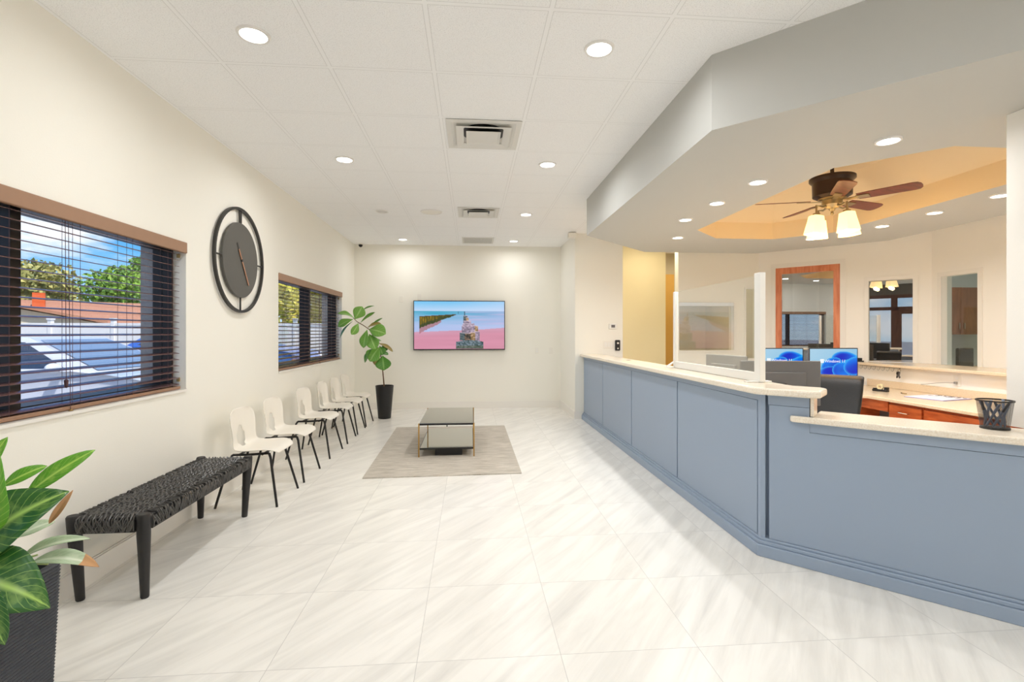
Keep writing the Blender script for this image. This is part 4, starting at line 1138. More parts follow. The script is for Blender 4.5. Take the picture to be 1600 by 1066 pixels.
# ------------------------------------------------------------------ reception counter
def counter():
    t = thing('reception_counter', 'slate blue panelled reception counter with angled low section', 'reception counter', (1.9, 4.5, 0))
    bh = MB().prism([(1.848, 7.775), (1.848, 2.950), (2.022, 2.776), (2.095, 2.850), (1.96, 2.99), (1.96, 7.775)], 0.0, 0.998)
    bh.prism([(2.022, 2.776), (3.374, 1.424), (3.45, 1.497), (2.095, 2.850)], 0.0, 0.846)
    obj('carcass', bh, M['blue'], t, world=True)
    # frieze strips under the stone
    fz = MB().box(1.799, 2.957, 0.957, 1.830, 7.775, 0.998)
    obj('frieze', fz, M['blue'], t, world=True)
    ys = [2.962, 4.18, 5.415, 6.63, 7.77]
    for i in range(4):
        obj('panel', MB().box(1.799, ys[i] + 0.009, 0.112, 1.830, ys[i + 1] - 0.009, 0.9545), M['blue'], t, world=True, bevel=0.0015)
    c45 = Matrix.Rotation(R(-45), 4, 'Z'); mt = Matrix.Translation((1.799, 2.9295, 0)) @ c45
    # local frame of the angled front: +x runs along the counter, -y faces the lobby
    obj('panel', MB().box(0.046, 0.0, 0.112, 0.256, 0.022, 0.79, mtx=mt).box(0.256, 0, 0.112, 2.10, 0.022, 0.79, mtx=mt).box(0.046, 0, 0.79, 0.2615, 0.022, 0.935, mtx=mt), M['blue'], t, world=True)
    obj('frieze', MB().box(0.04, 0.0, 0.9375, 0.2615, 0.022, 0.998, mtx=mt).box(0.2635, 0.0, 0.7925, 2.10, 0.022, 0.846, mtx=mt), M['blue'], t, world=True)
    obj('corner_post', MB().prism([(1.795, 2.955), (1.795, 2.928), (1.814, 2.909), (1.824, 2.919), (1.812, 2.955)], 0.105, 0.998), M['blue'], t, world=True)
    pl = MB()
    for (o_, z0, z1) in ((0.035, 0.0, 0.072), (0.022, 0.072, 0.094), (0.010, 0.094, 0.110)):
        x = 1.799 - o_; c = x + 2.9295 + 0.0 + 1.799 - x - o_ * 1.414  # plan sum of the angled face
        c = 1.799 + 2.9295 - o_ * 1.414
        pl.prism([(x, 7.775), (x, c - x), (3.27, c - 3.27), (3.27 + 0.05, c - 3.27 + 0.05), (1.90, c - x + 0.1), (1.90, 7.775)], z0, z1)
    obj('plinth', pl, M['blue'], t, world=True, bevel=0.004)
    dv = Matrix.Translation((1.987, 2.742, 0)) @ Matrix.Rotation(R(45), 4, 'Z')
    obj('end_panel', MB().box(0.0, -0.019, 0.8865, 0.11, -0.001, 0.9985, mtx=dv), M['stone'], t, world=True, label='cream upright end panel')
counter()
bar = [(1.735, 7.778), (1.735, 2.912), (1.755, 2.875), (1.945, 2.690), (2.005, 2.672), (2.150, 2.815), (2.160, 2.875), (2.055, 2.985), (2.055, 7.778)]
tag(obj('stone_worktop', MB().prism(bar, 1.000, 1.042), M['stone'], bevel=0.012, seg=3), 'long raised cream stone bar top carrying the clear screen', 'worktop')
def so45(p, q): return (1.799 + (p + q) / SQ, 2.9295 + (q - p) / SQ)      # p along the angled front, q towards the staff side
low = [so45(*p) for p in [(0.165, -0.003), (0.163, -0.022), (0.180, -0.038), (2.05, -0.038), (2.05, 0.30), (0.2695, 0.30), (0.2695, -0.003)]]
tag(obj('stone_worktop', MB().prism(low, 0.848, 0.885), M['stone'], bevel=0.012, seg=3), 'lower cream stone counter top carrying the mesh pen cup', 'worktop')

# sneeze guard
t = thing('sneeze_guard', 'clear acrylic screen in a white frame standing on the bar top', 'screen', (1.975, 3.9, 1.0425))
ya, yb = 3.235, 4.63
obj('acrylic_sheet', MB().box(1.972, ya + 0.02, 1.09, 1.977, yb - 0.01, 1.775), M['acrylic'], t, world=True)
obj('post', MB().box(1.955, yb - 0.03, 1.0435, 1.990, yb + 0.01, 1.775), M['white_plastic'], t, world=True, bevel=0.003)
obj('post', MB().box(1.952, ya - 0.045, 1.0435, 1.992, ya + 0.025, 1.79), M['white_plastic'], t, world=True, bevel=0.003)
obj('bottom_rail', MB().box(1.955, ya + 0.025, 1.0435, 1.990, yb - 0.03, 1.105), M['white_plastic'], t, world=True, bevel=0.003)
for y in (ya - 0.01, yb - 0.01):
    obj('foot', MB().box(1.87, y - 0.025, 1.0425, 2.045, y + 0.025, 1.051), M['white_plastic'], t, world=True, bevel=0.003)
obj('foot_brace', MB().tube([(1.885, yb - 0.01, 1.052), (1.955, yb - 0.01, 1.10)], 0.010, 8), M['white_plastic'], t, world=True)
tag(obj('cable_grommet', MB().lathe([(0.028, 0.0), (0.028, 0.004), (0.018, 0.004), (0.018, 0.001), (1e-4, 0.001)], (1.93, 5.92, 1.0422), 24), M['grey_mid']), 'small round grey cable grommet in the bar top near the wall', 'grommet')

# pen cup and pens
cx, cy, cz = 2.690, 2.325, 0.8852
t = thing('pen_cup', 'black wire mesh pen cup on the low counter by the column', 'pen cup', (cx, cy, cz))
def mesh_mat():
    m = bpy.data.materials.new('wire_mesh'); m.use_nodes = True
    N = m.node_tree.nodes; L = m.node_tree.links; N.clear()
    o = N.new('ShaderNodeOutputMaterial'); mx = N.new('ShaderNodeMixShader')
    tr = N.new('ShaderNodeBsdfTransparent'); d = N.new('ShaderNodeBsdfPrincipled'); d.inputs['Base Color'].default_value = rgb(40, 38, 38); d.inputs['Roughness'].default_value = 0.4
    uv = N.new('ShaderNodeUVMap'); sp = N.new('ShaderNodeSeparateXYZ'); L.new(uv.outputs[0], sp.inputs[0])
    a = math_node(N, L, 'ADD', math_node(N, L, 'MULTIPLY', sp.outputs[0], 34), math_node(N, L, 'MULTIPLY', sp.outputs[1], 90))
    b = math_node(N, L, 'SUBTRACT', math_node(N, L, 'MULTIPLY', sp.outputs[0], 34), math_node(N, L, 'MULTIPLY', sp.outputs[1], 90))
    fa = math_node(N, L, 'LESS_THAN', math_node(N, L, 'FRACT', a), 0.25); fb = math_node(N, L, 'LESS_THAN', math_node(N, L, 'FRACT', b), 0.25)
    L.new(math_node(N, L, 'MAXIMUM', fa, fb), mx.inputs[0]); L.new(tr.outputs[0], mx.inputs[1]); L.new(d.outputs[0], mx.inputs[2]); L.new(mx.outputs[0], o.inputs[0])
    return m
M['mesh'] = mesh_mat()
w = MB(); rows = []
for i in range(9):
    z = 0.006 + 0.139 * i / 8; r = 0.056 + 0.0165 * i / 8
    rows.append([(r * math.cos(2 * PI * k / 48), r * math.sin(2 * PI * k / 48), z) for k in range(49)])
w.grid(rows, uv=True)
obj('mesh_wall', w, M['mesh'], t, smooth=True)
obj('rim', MB().lathe([(0.0705, 0.142), (0.0755, 0.142), (0.0755, 0.149), (0.0705, 0.149)], seg=40, closed=True), M['black'], t, smooth=True)
obj('cup_base', MB().lathe([(0.0585, 0.0), (0.0595, 0.008), (0.052, 0.010), (1e-4, 0.010)], seg=40), M['black'], t, smooth=True)
pens = []
for i in range(9):
    a0_, a1_ = R(40 * i + 10), R(40 * i + 10 + (78 if i % 2 else 70))
    r0_, r1_ = (0.040, 0.056)
    pens.append((r0_ * math.cos(a0_), r0_ * math.sin(a0_), r1_ * math.cos(a1_), r1_ * math.sin(a1_), 'pen_dark' if i % 3 == 2 else 'pen'))
plab = 'ballpoint pen leaning inside the black mesh pen cup'
for i, (bx, by, tx, ty, mm) in enumerate(pens):
    hgt = 0.122 + 0.006 * (i % 4)
    p = thing('pen', plab, 'pen', (cx + bx, cy + by, cz + 0.011), 0, 'pens in the mesh cup')
    dx, dy = tx - bx, ty - by
    obj('barrel', MB().tube([(0, 0, 0.0), (dx * 0.08, dy * 0.08, hgt * 0.1), (dx * 0.6, dy * 0.6, hgt * 0.62)], [0.002, 0.0052, 0.0052], 8), M['pen'], p, smooth=True)
    obj('cap', MB().tube([(dx * 0.6, dy * 0.6, hgt * 0.62), (dx * 0.97, dy * 0.97, hgt * 0.96), (dx, dy, hgt)], [0.0062, 0.0062, 0.004], 8), M[mm], p, smooth=True)

# inner desk behind the bar with two screens seen from behind
t = thing('staff_desk', 'inner staff desk behind the raised bar', 'desk', (2.35, 4.6, 0))
obj('desk_top', MB().box(2.06, 3.25, 0.70, 2.62, 6.6, 0.735), M['stone'], t, world=True, bevel=0.006)
for y in (3.3, 4.9, 6.5): obj('support_panel', MB().box(2.10, y, 0.0, 2.58, y + 0.03, 0.70), M['cherry'], t, world=True)
monitor((2.385, 3.64, 0.736), R(172), 'dark grey monitor back behind the clear screen, nearest the black chair', 0.60, 0.345, False, 0.082)
monitor((2.345, 4.36, 0.736), R(100), 'silver monitor turned edge on, seen through the clear screen', 0.54, 0.33, False, 0.11, 'grey_mid')

# office chair
def office_chair():
    t = thing('office_chair', 'black leather office chair with rolled backrest behind the counter', 'office chair', (3.035, 3.92, 0), R(135))
    prof = [(-0.00, 0.50), (-0.05, 0.60), (-0.10, 0.72), (-0.145, 0.84), (-0.168, 0.92), (-0.182, 0.962), (-0.212, 0.992), (-0.258, 0.990), (-0.282, 0.960)]
    # back slab: room side faces the lobby (-y); scroll rolls over the top
    s = MB(); hw = [0.155, 0.175, 0.19, 0.20, 0.205, 0.207, 0.207, 0.205, 0.20]; rows = []
    for (y, z), h in zip(prof, hw):
        rows.append([(u * h, y - 0.02 * (1 - u * u), z) for u in (-1, -0.8, -0.4, 0, 0.4, 0.8, 1)])
    s.grid(rows)
    o = obj('backrest', s, M['leather'], t, smooth=True)
    md = o.modifiers.new('solid', 'SOLIDIFY'); md.thickness = 0.045; md.offset = 0
    md = o.modifiers.new('sub', 'SUBSURF'); md.levels = 2; md.render_levels = 2
    obj('seat', MB().box(-0.24, -0.10, 0.44, 0.24, 0.38, 0.53), M['leather'], t, bevel=0.035, seg=4)
    obj('spine', MB().tube([(0, -0.08, 0.56), (0, -0.12, 0.47), (0, 0.05, 0.42)], 0.018, 8), M['black_metal'], t)
    obj('gas_column', MB().lathe([(0.03, 0.08), (0.03, 0.25), (0.02, 0.25), (0.02, 0.44)], (0, 0.14, 0), 16), M['black_metal'], t)
    b = MB()
    for k in range(5):
        a = 2 * PI * k / 5; b.tube([(0, 0.14, 0.10), (0.28 * math.cos(a), 0.14 + 0.28 * math.sin(a), 0.065)], [0.022, 0.014], 8)
    obj('star_base', b, M['black_metal'], t)
    for k in range(5):
        a = 2 * PI * k / 5; x, y = 0.28 * math.cos(a), 0.14 + 0.28 * math.sin(a)
        obj('caster', MB().tube([(x - 0.02, y, 0.028), (x + 0.02, y, 0.028)], 0.028, 12), M['black'], t)
office_chair()

# back desk -------------------------------------------------------------------
KX = 5.60
kn = MB().prism([(KX, 3.2), (KX, 6.80), (6.22, 6.185), (6.22, 3.2)], 0.0, 0.925)
struct('wall_knee', kn, M['wall_white'])
tag(obj('stone_ledge', MB().prism([(5.50, 3.2), (5.50, 6.86), (5.565, 6.855), (6.225, 6.195), (6.225, 3.2)], 0.9255, 0.962), M['stone_fanlit'], bevel=0.008), 'narrow cream stone ledge below the office windows', 'ledge')
dk = [(KX - 0.001, 3.25), (4.66, 3.25), (4.66, 5.45), (4.45, 5.62), (3.40, 5.62), (3.40, 6.55), (KX - 0.001, 6.55)]
t = thing('desk_worktop', 'cream stone back desk top with upstand holding papers', 'worktop', (5.0, 5.0, 0.605))
obj('slab', MB().prism(dk, 0.606, 0.642), M['stone_fanlit'], t, world=True, bevel=0.008)
obj('upstand', MB().box(KX - 0.022, 3.25, 0.6425, KX - 0.001, 6.53, 0.735), M['stone_fanlit'], t, world=True, bevel=0.003)
def drawer_unit(y0, y1, label):
    t = thing('drawer_unit', label, 'cabinet', (5.1, (y0 + y1) / 2, 0), 0, 'cherry drawer units under the back desk')
    obj('cabinet_body', MB().box(4.72, y0 + 0.002, 0.0, 5.59, y1 - 0.002, 0.604), M['cherry'], t, world=True)
    for z0, z1 in ((0.43, 0.575), (0.23, 0.42), (0.04, 0.22)):
        d = obj('drawer', MB().box(4.698, y0 + 0.012, z0, 4.72, y1 - 0.012, z1), M['cherry'], t, world=True, bevel=0.003)
        ym, zm = (y0 + y1) / 2, (z0 + z1) / 2 + 0.0
        obj('drawer_handle', MB().tube([(4.698, ym - 0.055, zm), (4.674, ym - 0.055, zm), (4.674, ym + 0.055, zm), (4.698, ym + 0.055, zm)], 0.005, 8), M['steel'], d, world=True)
drawer_unit(4.775, 5.20, 'cherry drawer unit left of the seam, beside the knee space')
drawer_unit(3.95, 4.770, 'wide cherry drawer unit right of the seam, behind the pen cup')
t = thing('knee_space', 'cherry apron with dark recessed knee space under the back desk', 'cabinet', (5.1, 5.5, 0))
obj('apron', MB().box(4.70, 5.205, 0.485, 4.72, 5.60, 0.604), M['cherry'], t, world=True)
obj('back_panel', MB().box(4.95, 5.205, 0.0, 4.97, 5.60, 0.604), M['grey_dark'], t, world=True)
obj('side_panel', MB().box(4.70, 5.60, 0.0, 5.55, 5.62, 0.604).box(3.45, 5.70, 0, 3.47, 6.5, 0.604), M['cherry'], t, world=True)
a0 = -math.atan(64 / 770)
monitor((4.62, 5.945, 0.643), a0 + R(1), 'right of the two lit blue desktop screens, fully visible above the chair', 0.635, 0.372, True, 0.172)
monitor((4.02, 6.12, 0.643), a0 + R(-1), 'left of the two lit blue desktop screens, half hidden by a monitor back', 0.60, 0.355, True, 0.185)
# things on desk and ledge
t = thing('tape_dispenser', 'black tape dispenser with a pale roll on the back desk', 'tape dispenser', (5.14, 5.80, 0.6425), R(-70))
obj('dispenser_body', MB().box(-0.085, -0.03, 0, 0.085, 0.03, 0.026).box(0.05, -0.028, 0.026, 0.085, 0.028, 0.058).box(-0.08, -0.028, 0.026, -0.05, 0.028, 0.04), M['black'], t, bevel=0.006)
obj('tape_roll', MB().lathe([(0.018, -0.012), (0.036, -0.012), (0.036, 0.012), (0.018, 0.012)], (-0.005, 0, 0.058), 24, mtx=Matrix.Rotation(R(90), 4, 'X'), closed=True), M['tape'], t, label='pale roll of tape')
t = thing('card_holder', 'small black card holder on the ledge left of the dark office window', 'card holder', (5.60, 6.70, 0.9625), R(-45))
obj('holder_base', MB().box(-0.06, -0.035, 0, 0.06, 0.035, 0.016), M['black'], t, bevel=0.003)
obj('holder_back', MB().box(-0.045, -0.02, 0.016, 0.04, 0.02, 0.055), M['black'], t, bevel=0.004)
t = thing('key_rack', 'row of small wire hooks under the stone ledge', 'hook rack', (5.555, 6.3, 0.925))
obj('rail', MB().box(5.545, 5.96, 0.915, 5.56, 6.62, 0.925), M['grey_mid'], t, world=True)
for i in range(8):
    y = 6.05 + i * 0.075
    obj('hook', MB().tube([(5.552, y, 0.915), (5.545, y, 0.885), (5.53, y + 0.004, 0.868), (5.518, y + 0.01, 0.885)], 0.0025, 6), M['grey_mid'], t, world=True)
t = thing('key_bunch', 'dark bunch of keys hanging under the stone ledge', 'keys', (5.53, 5.95, 0.92))
obj('key_ring', MB().lathe([(0.016, -0.002), (0.021, -0.002), (0.021, 0.002), (0.016, 0.002)], (5.53, 5.95, 0.888), 20, mtx=Matrix.Rotation(R(90), 4, 'X'), closed=True), M['steel'], t, world=True)
obj('hanger', MB().tube([(5.545, 5.95, 0.9245), (5.535, 5.95, 0.905)], 0.003, 6), M['black'], t, world=True)
for i, (dy, dz, an) in enumerate(((-0.02, -0.03, 20), (0.0, -0.045, -8), (0.022, -0.035, -28), (0.01, -0.06, 12))):
    mt = Matrix.Translation((5.526 - i * 0.004, 5.95 + dy * 0.4, 0.875)) @ Matrix.Rotation(R(an), 4, 'X')
    obj('key', MB().box(-0.0015, -0.016, -0.038, 0.0015, 0.016, 0.0, mtx=mt).box(-0.0015, -0.006, -0.085, 0.0015, 0.006, -0.036, mtx=mt), M['black'] if i % 2 else M['grey_dark'], t, world=True)
t = thing('clipboard', 'white paper stack with dark scribbles lying on the back desk', 'papers', (5.26, 5.16, 0.6425), R(14))
obj('board', MB().box(-0.24, -0.20, 0, 0.24, 0.20, 0.003), M['purple'], t)
obj('sheet', MB().box(-0.232, -0.19, 0.003, 0.232, 0.195, 0.008), M['paper'], t)
sb = MB(); rn = random.Random(5)
for i in range(16): sb.box(0.10 + 0.10 * rn.random(), -0.17 + i * 0.021, 0.0085, 0.13 + 0.10 * rn.random(), -0.160 + i * 0.021 + 0.006 * rn.random(), 0.0095)
obj('scribbles', sb, M['ink'], t)
t = thing('marker', 'small dark marker lying on the back desk beyond the papers', 'marker', (5.22, 5.55, 0.6425), R(80))
obj('barrel', MB().tube([(-0.045, 0, 0.005), (0.03, 0, 0.005)], 0.0048, 8), M['brassdull'], t); obj('cap', MB().tube([(0.03, 0, 0.005), (0.05, 0, 0.005)], 0.0055, 8), M['ink'], t)

def plate(name, label, cat, loc, rz, w=0.072, h=0.115, kind='switch', gang=1):
    t = thing(name, label, cat, loc, rz)
    obj('cover_plate', MB().box(-w / 2, -0.006, -h / 2, w / 2, -0.0005, h / 2), M['off_white'], t, bevel=0.0025)
    for g in range(gang):
        x = (g - (gang - 1) / 2) * 0.046
        if kind == 'switch': obj('rocker', MB().box(x - 0.017, -0.010, -0.034, x + 0.017, -0.006, 0.034), M['white_plastic'], t, bevel=0.001)
        elif kind == 'outlet':
            for z in (-0.022, 0.022): obj('receptacle', MB().box(x - 0.017, -0.008, z - 0.014, x + 0.017, -0.006, z + 0.014), M['white_plastic'], t, bevel=0.001)
    return t
o = plate('power_outlet', 'white double outlet with a grey plug above the back desk', 'outlet', (KX, 5.25, 0.83), R(-90), 0.09, 0.13, 'outlet')
t = thing('power_cable', 'thin grey cable from the wall outlet above the back desk', 'cable', (KX, 5.25, 0.80))
obj('plug', MB().box(KX - 0.035, 5.237, 0.79, KX - 0.0085, 5.263, 0.815), M['grey_mid'], t, world=True, bevel=0.003)
obj('cord', MB().tube([(KX - 0.035, 5.25, 0.802), (KX - 0.06, 5.33, 0.798), (KX - 0.05, 5.45, 0.780), (KX - 0.04, 5.58, 0.755), (KX - 0.03, 5.68, 0.740)], 0.003, 6), M['grey_mid'], t, world=True)
plate('wall_plate', 'blank white wall plate high on the back wall, next to the fig tree', 'wall plate', (-1.258, YB, 1.99), 0, kind='blank')
plate('wall_plate', 'blank white wall plate just above the top left corner of the television', 'wall plate', (-0.93, YB, 2.03), 0, kind='blank')
plate('power_outlet', 'white outlet with brass jack on the back wall right of the television', 'outlet', (1.216, YB, 1.055), 0, kind='outlet')
plate('wall_plate', 'blank white wall plate near the right end of the back wall', 'wall plate', (1.479, YB, 1.055), 0, kind='blank')
plate('light_switch', 'white three gang light switch above the far end of the bar', 'switch', (2.205, 7.78, 1.19), 0, 0.165, 0.12, 'switch', 3)
t = thing('thermostat', 'white thermostat with dark display on the wall above the switches', 'thermostat', (2.275, 7.78, 1.487))
obj('housing', MB().box(-0.065, -0.025, -0.045, 0.065, -0.001, 0.045), M['white_plastic'], t, bevel=0.006)
obj('display', MB().box(-0.03, -0.027, -0.022, 0.03, -0.025, 0.022), M['grey_dark'], t)
t = thing('key_lockbox', 'small black wall gadget with pale dots beside the light switches', 'wall gadget', (2.352, 7.78, 1.18))
obj('housing', MB().box(-0.042, -0.03, -0.085, 0.042, -0.001, 0.085), M['black'], t, bevel=0.015, seg=3)
obj('button', MB().lathe([(0.016, 0.03), (0.016, 0.034)], (0, 0, 0.035), 14, mtx=Matrix.Rotation(R(90), 4, 'X')), M['off_white'], t)
obj('button', MB().lathe([(0.012, 0.03), (0.012, 0.034)], (0, 0, -0.05), 14, mtx=Matrix.Rotation(R(90), 4, 'X')), M['off_white'], t)

# office beyond the clear window: wall cabinet, credenza, chair
t = thing('wall_cabinet', 'brown wooden wall cabinet seen through the right office window', 'cabinet', (8.2, 8.55, 1.35))
obj('cabinet_body', MB().box(7.0, 8.20, 1.352, 9.4, 8.55, 2.20), M['walnut'], t, world=True)
for i in range(4):
    d = obj('door', MB().box(7.0 + i * 0.6 + 0.004, 8.18, 1.352, 7.6 + i * 0.6 - 0.004, 8.20, 2.20), M['walnut'], t, world=True)
    hx = 7.0 + i * 0.6 + (0.55 if i % 2 == 0 else 0.05)
    obj('door_handle', MB().box(hx - 0.008, 8.155, 1.45, hx + 0.008, 8.18, 1.56), M['steel'], d, world=True)
t = thing('credenza', 'beech credenza along the wall in the right office', 'credenza', (8.2, 8.3, 0))
obj('credenza_top', MB().box(6.9, 7.95, 0.72, 9.6, 8.54, 0.76), M['oak_floor'], t, world=True)
obj('credenza_body', MB().box(6.95, 8.0, 0.0, 9.55, 8.54, 0.72), M['walnut'], t, world=True)
t = thing('desk_chair', 'dark desk chair seen through the right office window', 'office chair', (7.85, 7.25, 0), R(20))
obj('backrest', MB().prism([(-0.22, -0.04), (0.22, -0.04), (0.2, 0.03), (-0.2, 0.03)], 0.55, 1.14), M['leather'], t, bevel=0.02)
obj('seat', MB().box(-0.24, -0.04, 0.44, 0.24, 0.44, 0.52), M['leather'], t, bevel=0.02)
obj('gas_column', MB().tube([(0, 0.2, 0.06), (0, 0.2, 0.44)], 0.025, 10), M['black_metal'], t)
b = MB()
for k in range(5):
    a = 2 * PI * k / 5; b.tube([(0, 0.2, 0.09), (0.28 * math.cos(a), 0.2 + 0.28 * math.sin(a), 0.02)], [0.022, 0.02], 8)
obj('star_base', b, M['black_metal'], t)

# ------------------------------------------------------------------ ceiling fan
def fan():
    t = thing('ceiling_fan', 'dark bronze ceiling fan with five wooden blades and four glowing shades', 'ceiling fan', (3.345, 4.318, 2.962))
    x, y = 3.345, 4.318
    obj('down_rod', MB().tube([(0, 0, -0.001), (0, 0, -0.15)], 0.016, 12).lathe([(0.05, -0.035), (0.065, -0.0005)], seg=24), M['fan_bronze'], t)
    obj('motor_housing', MB().lathe([(0.12, -0.335), (0.160, -0.312), (0.163, -0.19), (0.168, -0.185), (0.188, -0.165), (0.188, -0.142), (0.14, -0.137)], seg=40), M['fan_bronze'], t, smooth=True)
    obj('hub', MB().lathe([(0.03, -0.43), (0.055, -0.42), (0.085, -0.395), (0.085, -0.355), (0.115, -0.345), (0.115, -0.33)], seg=32), M['nickel'], t, smooth=True)
    obj('finial', MB().lathe([(0.004, -0.49), (0.014, -0.475), (0.010, -0.455), (0.022, -0.445), (0.03, -0.43)], seg=16), M['nickel'], t, smooth=True)
    yaw = -math.atan(64 / 770)
    for ph in (-50, 22, 95, 168, 247):
        a = R(ph) + yaw
        mt = Matrix.Rotation(a, 4, 'Z') @ Matrix.Translation((0, 0, -0.355)) @ Matrix.Rotation(R(-13), 4, 'X')
        bl_ = MB(); pts = [(0.20, -0.055), (0.30, -0.062), (0.60, -0.070), (0.635, -0.062), (0.655, -0.035), (0.660, 0.0), (0.655, 0.035), (0.635, 0.062), (0.60, 0.070), (0.30, 0.062), (0.20, 0.055)]
        vs = [mt @ Vector((px, py, z)) for z in (-0.003, 0.003) for px, py in pts]; n = len(pts)
        bl_._add(vs, [tuple(range(n - 1, -1, -1)), tuple(range(n, 2 * n))] + [(i, (i + 1) % n, n + (i + 1) % n, n + i) for i in range(n)])
        b_ = obj('blade', bl_, M['blade_wood'], t)
        ir = MB().box(0.09, -0.018, -0.012, 0.20, 0.018, -0.004, mtx=mt).box(0.19, -0.030, -0.010, 0.29, 0.030, -0.003, mtx=mt)
        obj('blade_iron', ir, M['nickel'], b_)
    for k in range(4):
        a = R(45 + 90 * k) + yaw - R(36)
        ax, ay = math.cos(a), math.sin(a); r = 0.165
        arm = obj('lamp_arm', MB().tube([(0.05 * ax, 0.05 * ay, -0.405), (0.11 * ax, 0.11 * ay, -0.420), (r * ax, r * ay, -0.405), (r * ax, r * ay, -0.485)], 0.009, 8).lathe([(0.028, -0.515), (0.032, -0.50), (0.030, -0.48)], (r * ax, r * ay, 0), 20), M['nickel'], t, smooth=True)
        tl = Matrix.Translation((r * ax, r * ay, -0.50)) @ Matrix.Rotation(a, 4, 'Z') @ Matrix.Rotation(R(-6), 4, 'Y')
        sh = MB()
        rows = []
        for z, rr in ((0.0, 0.036), (-0.004, 0.056), (-0.06, 0.064), (-0.12, 0.074), (-0.175, 0.082), (-0.175, 0.078), (-0.10, 0.068), (-0.01, 0.053)):
            row = []
            for q in range(32):
                b = 2 * PI * q / 32; ee = 1 / max(abs(math.cos(b)), abs(math.sin(b))) ** 0.55      # rounded square plan
                row.append(tl @ Vector((rr * ee * math.cos(b) * 0.92, rr * ee * math.sin(b) * 0.92, z)))
            row.append(row[0]); rows.append(row)
        sh.grid(rows)
        obj('lamp_shade', sh, M['shade'], t, smooth=True, label='glowing frosted glass shade')
        l = bpy.data.lights.new('fan_lamp', 'POINT'); l.energy = 6.8; l.color = (1.0, 0.60, 0.22); l.shadow_soft_size = 0.03
        lo = bpy.data.objects.new('fan_lamp', l); COL.objects.link(lo); lo.location = Vector((x, y, 2.962)) + Vector((r * ax * 1.03, r * ay * 1.03, -0.700))
fan()
# warm hall lamp
lamp((3.05, 7.95, CZ - 0.01), 6.0, 0.12, (1.0, 0.86, 0.62))
lamp((4.0, 8.75, CZ - 0.01), 9.0, 0.12, (1.0, 0.86, 0.62))
lamp((7.8, 7.0, CZ - 0.01), 48.0, 0.4, (1.0, 0.98, 0.94))  # unseen lamp that brightens the office behind the right window

